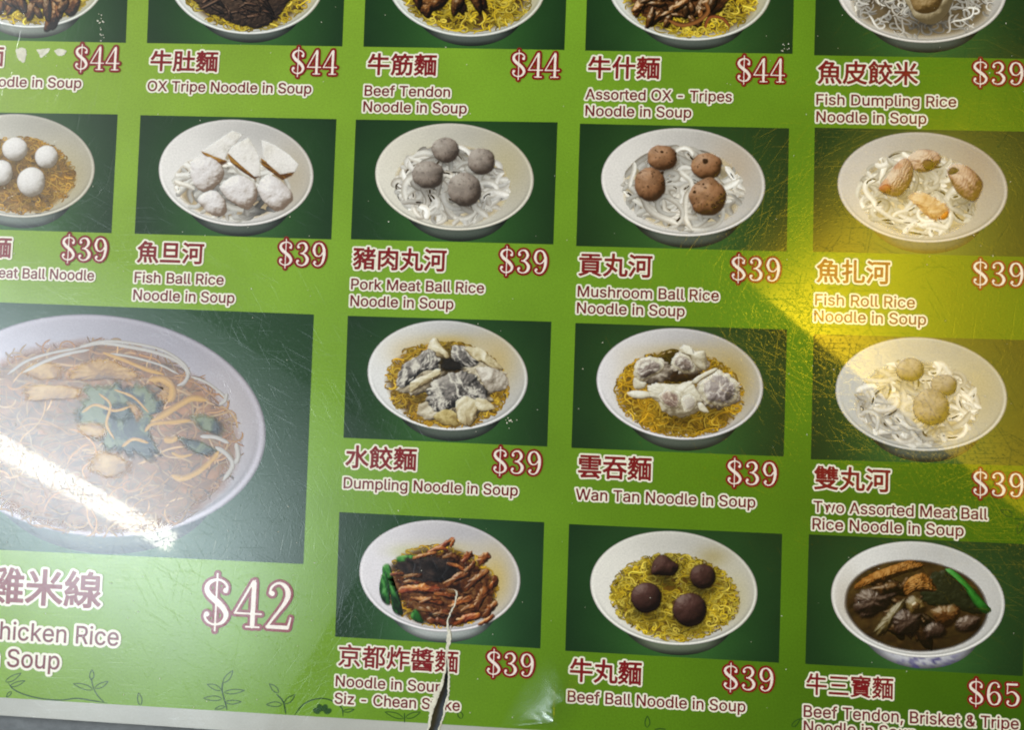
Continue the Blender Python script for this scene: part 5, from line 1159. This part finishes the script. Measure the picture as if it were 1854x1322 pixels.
M = crop(1424, 940, 3.46)
p = picture([(1464.5, 968), (1860, 986), (1852, 1225), (1458, 1203)], 'beef tendon and brisket photo with dark broth and a green stem', seed=43, lo=(18, 46, 22))
rot = bowl(p, 1662, 1086, 158, 105, 1211, seed=43, white=(238, 238, 240), side=(150, 152, 168), side2=(206, 208, 218), pattern=True, tints=[(1530, 1090, 30, 60, (150, 136, 116), .4)])
e = (1659, 1097, 132, 84, rot)
b = Buf(); blob(b, oval(*e, n=60, wob=.02, seed=2), [(20, 14, 5), (44, 32, 13), (68, 50, 22), (100, 78, 42)], 5 * LAYER, seed=9, dome=.05, rough=.35, freq=.03, rim=.5, tint=(50, 28, 12), feather=5)
scatter(b, (1640, 1096, 96, 52, rot), 30, [tuple(.55 * np.array(c)) for c in STEW], 6 * LAYER, 44, (8, 18), 1.8, .25)
b.build('broth', p)
b = Buf(); blob(b, M([(900, 350), (990, 320), (1080, 400), (1160, 500), (1240, 580), (1180, 600), (1040, 560), (900, 540), (840, 480)]), [(6, 10, 4), (16, 22, 10), (30, 36, 20), (54, 58, 40)], 7 * LAYER, seed=3, dome=.2, edge_wob=.1, spec=.2); b.build('green_vegetable', p)
ball(p, 'tripe', M([(430, 420), (470, 375), (580, 320), (700, 280), (780, 258), (850, 285), (830, 320), (720, 350), (600, 400), (500, 420), (440, 445)]), [(28, 12, 4), (76, 42, 12), (122, 74, 26), (160, 106, 46), (190, 142, 80)], 16 * LAYER, seed=2, rough=.3, ridges=(.35, 4.2, .9), edge_wob=.12, feather=3, streak=(.1, .06, .25, .4))
ball(p, 'tripe', M([(730, 420), (780, 360), (850, 340), (905, 370), (945, 450), (880, 455), (800, 460), (750, 480)]), [(28, 12, 4), (76, 42, 12), (122, 74, 26), (160, 106, 46), (190, 142, 80)], 17 * LAYER, seed=3, rough=.3, ridges=(1.2, 4.2, .9), edge_wob=.12, feather=3, streak=(1.6, .06, .25, .4))
MEAT = [(18, 10, 8), (44, 26, 20), (74, 48, 38), (106, 78, 64), (160, 130, 110)]
for k, (q, cols) in enumerate([([(420, 500), (500, 430), (600, 430), (690, 460), (660, 540), (580, 600), (500, 640), (430, 600)], MEAT), ([(520, 440), (620, 400), (720, 400), (690, 460), (600, 480)], STEW),
                               ([(540, 720), (580, 650), (650, 560), (730, 500), (760, 540), (700, 610), (640, 700), (600, 745)], [(40, 28, 10), (86, 66, 28), (128, 104, 54), (168, 146, 90), (204, 186, 136)]),
                               ([(660, 640), (720, 560), (830, 580), (860, 640), (800, 740), (700, 730)], MEAT), ([(740, 520), (790, 480), (860, 510), (880, 580), (830, 610), (770, 600)], [(48, 30, 8), (110, 80, 30), (160, 124, 60), (200, 168, 104), (228, 206, 156)]),
                               ([(900, 570), (960, 540), (1060, 540), (1100, 590), (1060, 660), (1000, 700), (930, 660)], [(40, 18, 6), (96, 50, 16), (142, 84, 34), (178, 120, 60), (206, 160, 100)]),
                               ([(850, 700), (920, 640), (1000, 680), (1000, 740), (900, 760)], MEAT), ([(1080, 620), (1160, 600), (1230, 630), (1190, 700), (1090, 720), (1040, 680)], MEAT)]):
    ball(p, 'stewed_beef', M(q), [tuple(.62 * np.array(c)) for c in cols], (18 + k) * LAYER, seed=30 + k, rough=.5, freq=.13, edge_wob=.16, spec=.45, rim=.7, contrast=1.2, feather=8, streak=(k * .8, .04, .17, .5))
b = Buf(); blob(b, M([(780, 535), (810, 515), (840, 540), (825, 570), (790, 568)]), [(30, 18, 6), (70, 48, 22), (120, 90, 50), (220, 200, 160)], 27 * LAYER, seed=2, spec=.6); b.build('tendon', p)
ball(p, 'vegetable_stem', M([(990, 318), (1030, 312), (1100, 365), (1170, 440), (1240, 520), (1285, 570), (1270, 592), (1230, 590), (1170, 530), (1110, 430), (1050, 370)]), [(10, 50, 14), (20, 82, 24), (38, 116, 36), (60, 142, 56), (90, 168, 84)], 27 * LAYER, seed=5, dome=.5, rough=.15, spec=.2)
# ------------------------------------------------------------------ lettering and prices
INKC, PAPER = (122, 22, 28), (234, 231, 216)
INK2 = (110, 28, 36)
TEAR = GAP


def dish_name(text, x0, x1, top, bottom, hole=None, slope=None, bold=1.05, halo=3.0):
    # top, bottom: ink extents at the left character
    return lettering('dish_name', menu, text, x0, bottom, x1, bottom - top, bold, halo, INKC, PAPER, Z_TEXT, hole=hole, slope=slope)


def caption(text, x0, x1, y, cap=18.2, hole=None, slope=None, bold=0.55, halo=2.9):
    return lettering('dish_description', menu, text, x0, y, x1, cap, bold, halo, INK2, PAPER, Z_TEXT, hole=hole, slope=slope)


# first row
dish_name('麵', -37, 5, 85, 119)
caption('Noodle in Soup', -36, 147, 156, 18)
dish_name('牛肚麵', 272.7, 393, 93, 128)
caption('OX Tripe Noodle in Soup', 267.5, 563.3, 164.3, 18.2)
dish_name('牛筋麵', 666, 789, 98.5, 135)
caption('Beef Tendon', 660.4, 814.3, 172.8, 18.4); caption('Noodle in Soup', 658, 844.4, 202, 18.6)
dish_name('牛什麵', 1065, 1193, 103.5, 141)
caption('Assorted OX - Tripes', 1060, 1324.5, 179.5, 18.8); caption('Noodle in Soup', 1060, 1251, 209.5, 19)
dish_name('魚皮餃米', 1480.5, 1661, 112, 151)
caption('Fish Dumpling Rice', 1478, 1730.7, 189.3, 19); caption('Noodle in Soup', 1478, 1676.5, 220.5, 19.2)
# second row
dish_name('麵', -18, 19, 431, 466)
caption('Meat Ball Noodle', -23, 170, 502, 18.4)
dish_name('魚旦河', 248.5, 367.6, 438.5, 475)
caption('Fish Ball Rice', 244, 404.6, 511, 18.6); caption('Noodle in Soup', 241.6, 424, 543, 18.8)
dish_name('豬肉丸河', 639.4, 806.8, 449, 487)
caption('Pork Meat Ball Rice', 636, 876, 523.5, 19); caption('Noodle in Soup', 634.6, 820.5, 554, 19.2)
dish_name('貢丸河', 1048, 1179.6, 460, 499)
caption('Mushroom Ball Rice', 1046, 1300.8, 537, 19.3); caption('Noodle in Soup', 1044.6, 1239, 567, 19.5)
dish_name('魚扎河', 1478.6, 1610, 471.4, 511)
caption('Fish Roll Rice', 1475.8, 1655.8, 552, 19.7); caption('Noodle in Soup', 1474, 1676, 582, 19.8)
# third row
dish_name('水餃麵', 625.8, 752.6, 808.6, 847)
caption('Dumpling Noodle in Soup', 622.4, 936.8, 884, 19.4)
dish_name('雲吞麵', 1047, 1178, 825, 865)
caption('Wan Tan Noodle in Soup', 1042.4, 1367, 905, 20)
dish_name('雙丸河', 1474, 1610.4, 846, 886)
caption('Two Assorted Meat Ball', 1472.7, 1787, 927.3, 20); caption('Rice Noodle in Soup', 1471, 1744, 958.7, 20.3)
# the large picture's lettering
dish_name('雞米線', -24, 181, 1030, 1091, bold=1.6, halo=4.2)
caption('Chicken Rice', -30, 214, 1156, 32, bold=.5, halo=4.5); caption('Noodle in Soup', -180, 107, 1196, 32, bold=.5, halo=4.5)
# fourth row
dish_name('京都炸醬麵', 612.8, 828, 1169, 1207, hole=TEAR, bold=.8)
caption('Noodle in Soup', 608, 802, 1243, 19.5, hole=TEAR); caption('Siz - Chean Stoke', 606, 832, 1274.3, 19.6, hole=TEAR)
dish_name('牛丸麵', 1032, 1160, 1194, 1234)
caption('Beef Ball Noodle in Soup', 1027.8, 1349, 1271, 20.2)
dish_name('牛三寶麵', 1460, 1616, 1221, 1258, bold=.75)
caption('Beef Tendon, Brisket & Tripe', 1455, 1843.7, 1298.4, 21); caption('Noodle in Soup', 1455, 1658, 1326.5, 21)

for text, x0, x1, top, base in [
        ('$44', 131, 220, 82, 126.5), ('$44', 523, 614, 88, 134.5), ('$44', 922, 1017, 93, 140), ('$44', 1330, 1425, 103, 148.5), ('$39', 1757, 1857, 109, 153.5),
        ('$39', 107, 197, 427, 472.5), ('$39', 500, 593, 435.5, 482), ('$39', 900, 994, 449, 495.5), ('$39', 1319.5, 1416, 463.5, 509), ('$39', 1757, 1857, 472, 518),
        ('$39', 888, 983, 813, 859), ('$39', 1312, 1410, 833, 879), ('$39', 1757, 1857, 853, 899.5),
        ('$39', 876.5, 970, 1179.5, 1224.5), ('$39', 1305, 1404, 1205, 1251), ('$65', 1749, 1850, 1233, 1278)]:
    u, v = local_axes((x0 + x1) / 2, base); dy = -(x1 - x0) / 2 * u[1] / u[0]
    price(menu, text, x0, base + dy, x1, base - top - 2, Z_TEXT)
u, v = local_axes(446, 1140)
price(menu, '$42', 361, 1137 - 85 * u[1] / u[0], 532, 87, Z_TEXT, outline=5)


# ------------------------------------------------------------------ printed vines along the foot of the menu, chips and dust
VINE = (38, 74, 26)


def leaf(b, base, tip, w, z):
    b0, t0 = np.array(base, float), np.array(tip, float); d = t0 - b0; n = np.array([-d[1], d[0]]) / np.linalg.norm(d)
    s = np.linspace(0, 1, 14); k = np.sin(s ** 0.8 * math.pi)[:, None] * w
    m = b0 + d * s[:, None]
    for q, side in ((m + n * k, 1), (m - n * k * 0.75, -1)):
        ribbon(b, q, 1.7, z + (side > 0) * 0.2 * LAYER, (VINE, VINE), 1.0, True)


def vine(stems, leaves, clover=None):
    b = Buf(); z = 8 * LAYER
    for k, (pts, w) in enumerate(stems): ribbon(b, smooth_open(pts, 40), w, z + k * 0.4 * LAYER, (VINE, VINE), 1.0, True)
    for k, (p0, p1, w) in enumerate(leaves): leaf(b, p0, p1, w, z + (k + 4) * 0.4 * LAYER)
    if clover:
        x, y, r = clover
        for k, a in enumerate((-2.7, -1.95, -1.15, -.4)):
            blob(b, oval(x + r * .62 * math.cos(a), y + r * .62 * math.sin(a), r * .46, r * .34, a, 24), [VINE, VINE, VINE], z + (5 + 0.3 * k) * LAYER, rough=0, dome=.01, rim=0)
    o = b.build('vine_ornament', menu)
    return o


V = crop(0, 1190, 6.18)
vine([(V([(90, 290), (160, 370), (300, 430), (480, 470), (680, 485), (860, 465), (1030, 490), (1200, 518)]), 2.4)], [(V([(110, 330)])[0], V([(285, 265)])[0], 4), (V([(60, 280)])[0], V([(240, 180)])[0], 5), (V([(130, 390)])[0], V([(70, 455)])[0], 3)])
vine([(V([(1020, 230), (1040, 330), (1090, 430), (1170, 515)]), 2.0)], [(V([(1020, 260)])[0], V([(1030, 140)])[0], 4.5), (V([(1040, 370)])[0], V([(815, 300)])[0], 5), (V([(1060, 350)])[0], V([(1215, 275)])[0], 4.5)])
vine([], [(V([(1570, 545)])[0], V([(1550, 400)])[0], 4.5)])
V = crop(0, 940, 2.897)
vine([(V([(1170, 850), (1165, 900), (1180, 960), (1192, 1004)]), 2.6)], [(V([(1170, 860)])[0], V([(1222, 795)])[0], 5), (V([(1160, 900)])[0], V([(1085, 868)])[0], 5), (V([(1175, 910)])[0], V([(1285, 900)])[0], 4.5),
      (V([(1165, 945)])[0], V([(1065, 942)])[0], 5), (V([(1180, 962)])[0], V([(1268, 960)])[0], 4), (V([(1180, 985)])[0], V([(1125, 1000)])[0], 3)])
vine([(V([(1450, 920), (1485, 960), (1500, 1025)]), 2.8), (V([(1545, 1030), (1590, 975), (1660, 945), (1730, 950), (1790, 990), (1800, 1040)]), 2.4)],
     [(V([(1460, 915)])[0], V([(1412, 865)])[0], 5), (V([(1480, 975)])[0], V([(1395, 975)])[0], 5), (V([(1490, 970)])[0], V([(1548, 922)])[0], 5), (V([(1800, 1010)])[0], V([(1860, 1000)])[0], 3)], clover=V([(1690, 1022)])[0] + (18,))
V = crop(420, 1150, 2.897)
vine([(V([(905, 410), (905, 462)]), 2)], [(V([(900, 440)])[0], V([(800, 405)])[0], 5), (V([(910, 435)])[0], V([(990, 405)])[0], 5)])
vine([], [(V([(1205, 440)])[0], V([(1185, 400)])[0], 5)])
V = crop(1140, 1260, 5.15)
vine([(V([(230, 320), (280, 310), (340, 318)]), 2)], [(V([(160, 300)])[0], V([(165, 190)])[0], 5)])
vine([(V([(1540, 300), (1600, 210)]), 1.6)], [(V([(1510, 290)])[0], V([(1590, 215)])[0], 4)])
V = crop(1640, 860, 8.66)
vine([(V([(1700, 690), (1860, 705)]), 1.8), (V([(1820, 500), (1810, 580), (1850, 660)]), 1.6)], [(V([(1670, 650)])[0], V([(1480, 550)])[0], 6), (V([(1840, 740)])[0], V([(1750, 930)])[0], 6)])

# white chips where the film and the green ink have come away
CH = crop(0, 0, 2.897)
for k, q in enumerate([[(85, 262), (112, 250), (135, 258), (137, 290), (128, 322), (108, 318), (92, 295)], [(195, 262), (215, 258), (262, 255), (245, 280), (215, 300), (208, 285)], [(288, 265), (318, 255), (345, 265), (335, 285), (310, 290)]]):
    b = Buf(); pts = smooth_closed(CH(q), 40); c = pts.mean(0); pts = c + (pts - c) * (0.85 + 0.4 * fbm(pts[:, 0] * .5, pts[:, 1] * .5, k))[:, None]
    P = np.vstack([c[None], pts]); b.add(P[:, 0], P[:, 1], 20 * LAYER, polar_faces(1, 40), (236, 240, 232)); b.build('worn_chip', menu, TORN)
b = Buf(); rng = np.random.default_rng(77)
spots = [(rng.normal(184, 3), y) for y in rng.uniform(20, 75, 16)] + [(rng.normal(1422, 6), rng.normal(88, 5)) for _ in range(9)] + [(rng.normal(922, 8), rng.normal(761, 4)) for _ in range(10)]
spots += [(rng.uniform(0, 1854), rng.uniform(0, 1300)) for _ in range(260)]
for k, (x, y) in enumerate(spots):
    r = rng.uniform(.35, .95) if k > 35 else rng.uniform(.6, 1.4)
    o = oval(x, y, r * rng.uniform(.7, 1.6), r, rng.uniform(0, 3), 7, .3, k)
    P = np.vstack([[[x, y]], o]); b.add(P[:, 0], P[:, 1], 48 * LAYER + k * 1e-8, polar_faces(1, 7), (214, 216, 200))
o = b.build('dust', menu, TORN); o['kind'] = 'stuff'
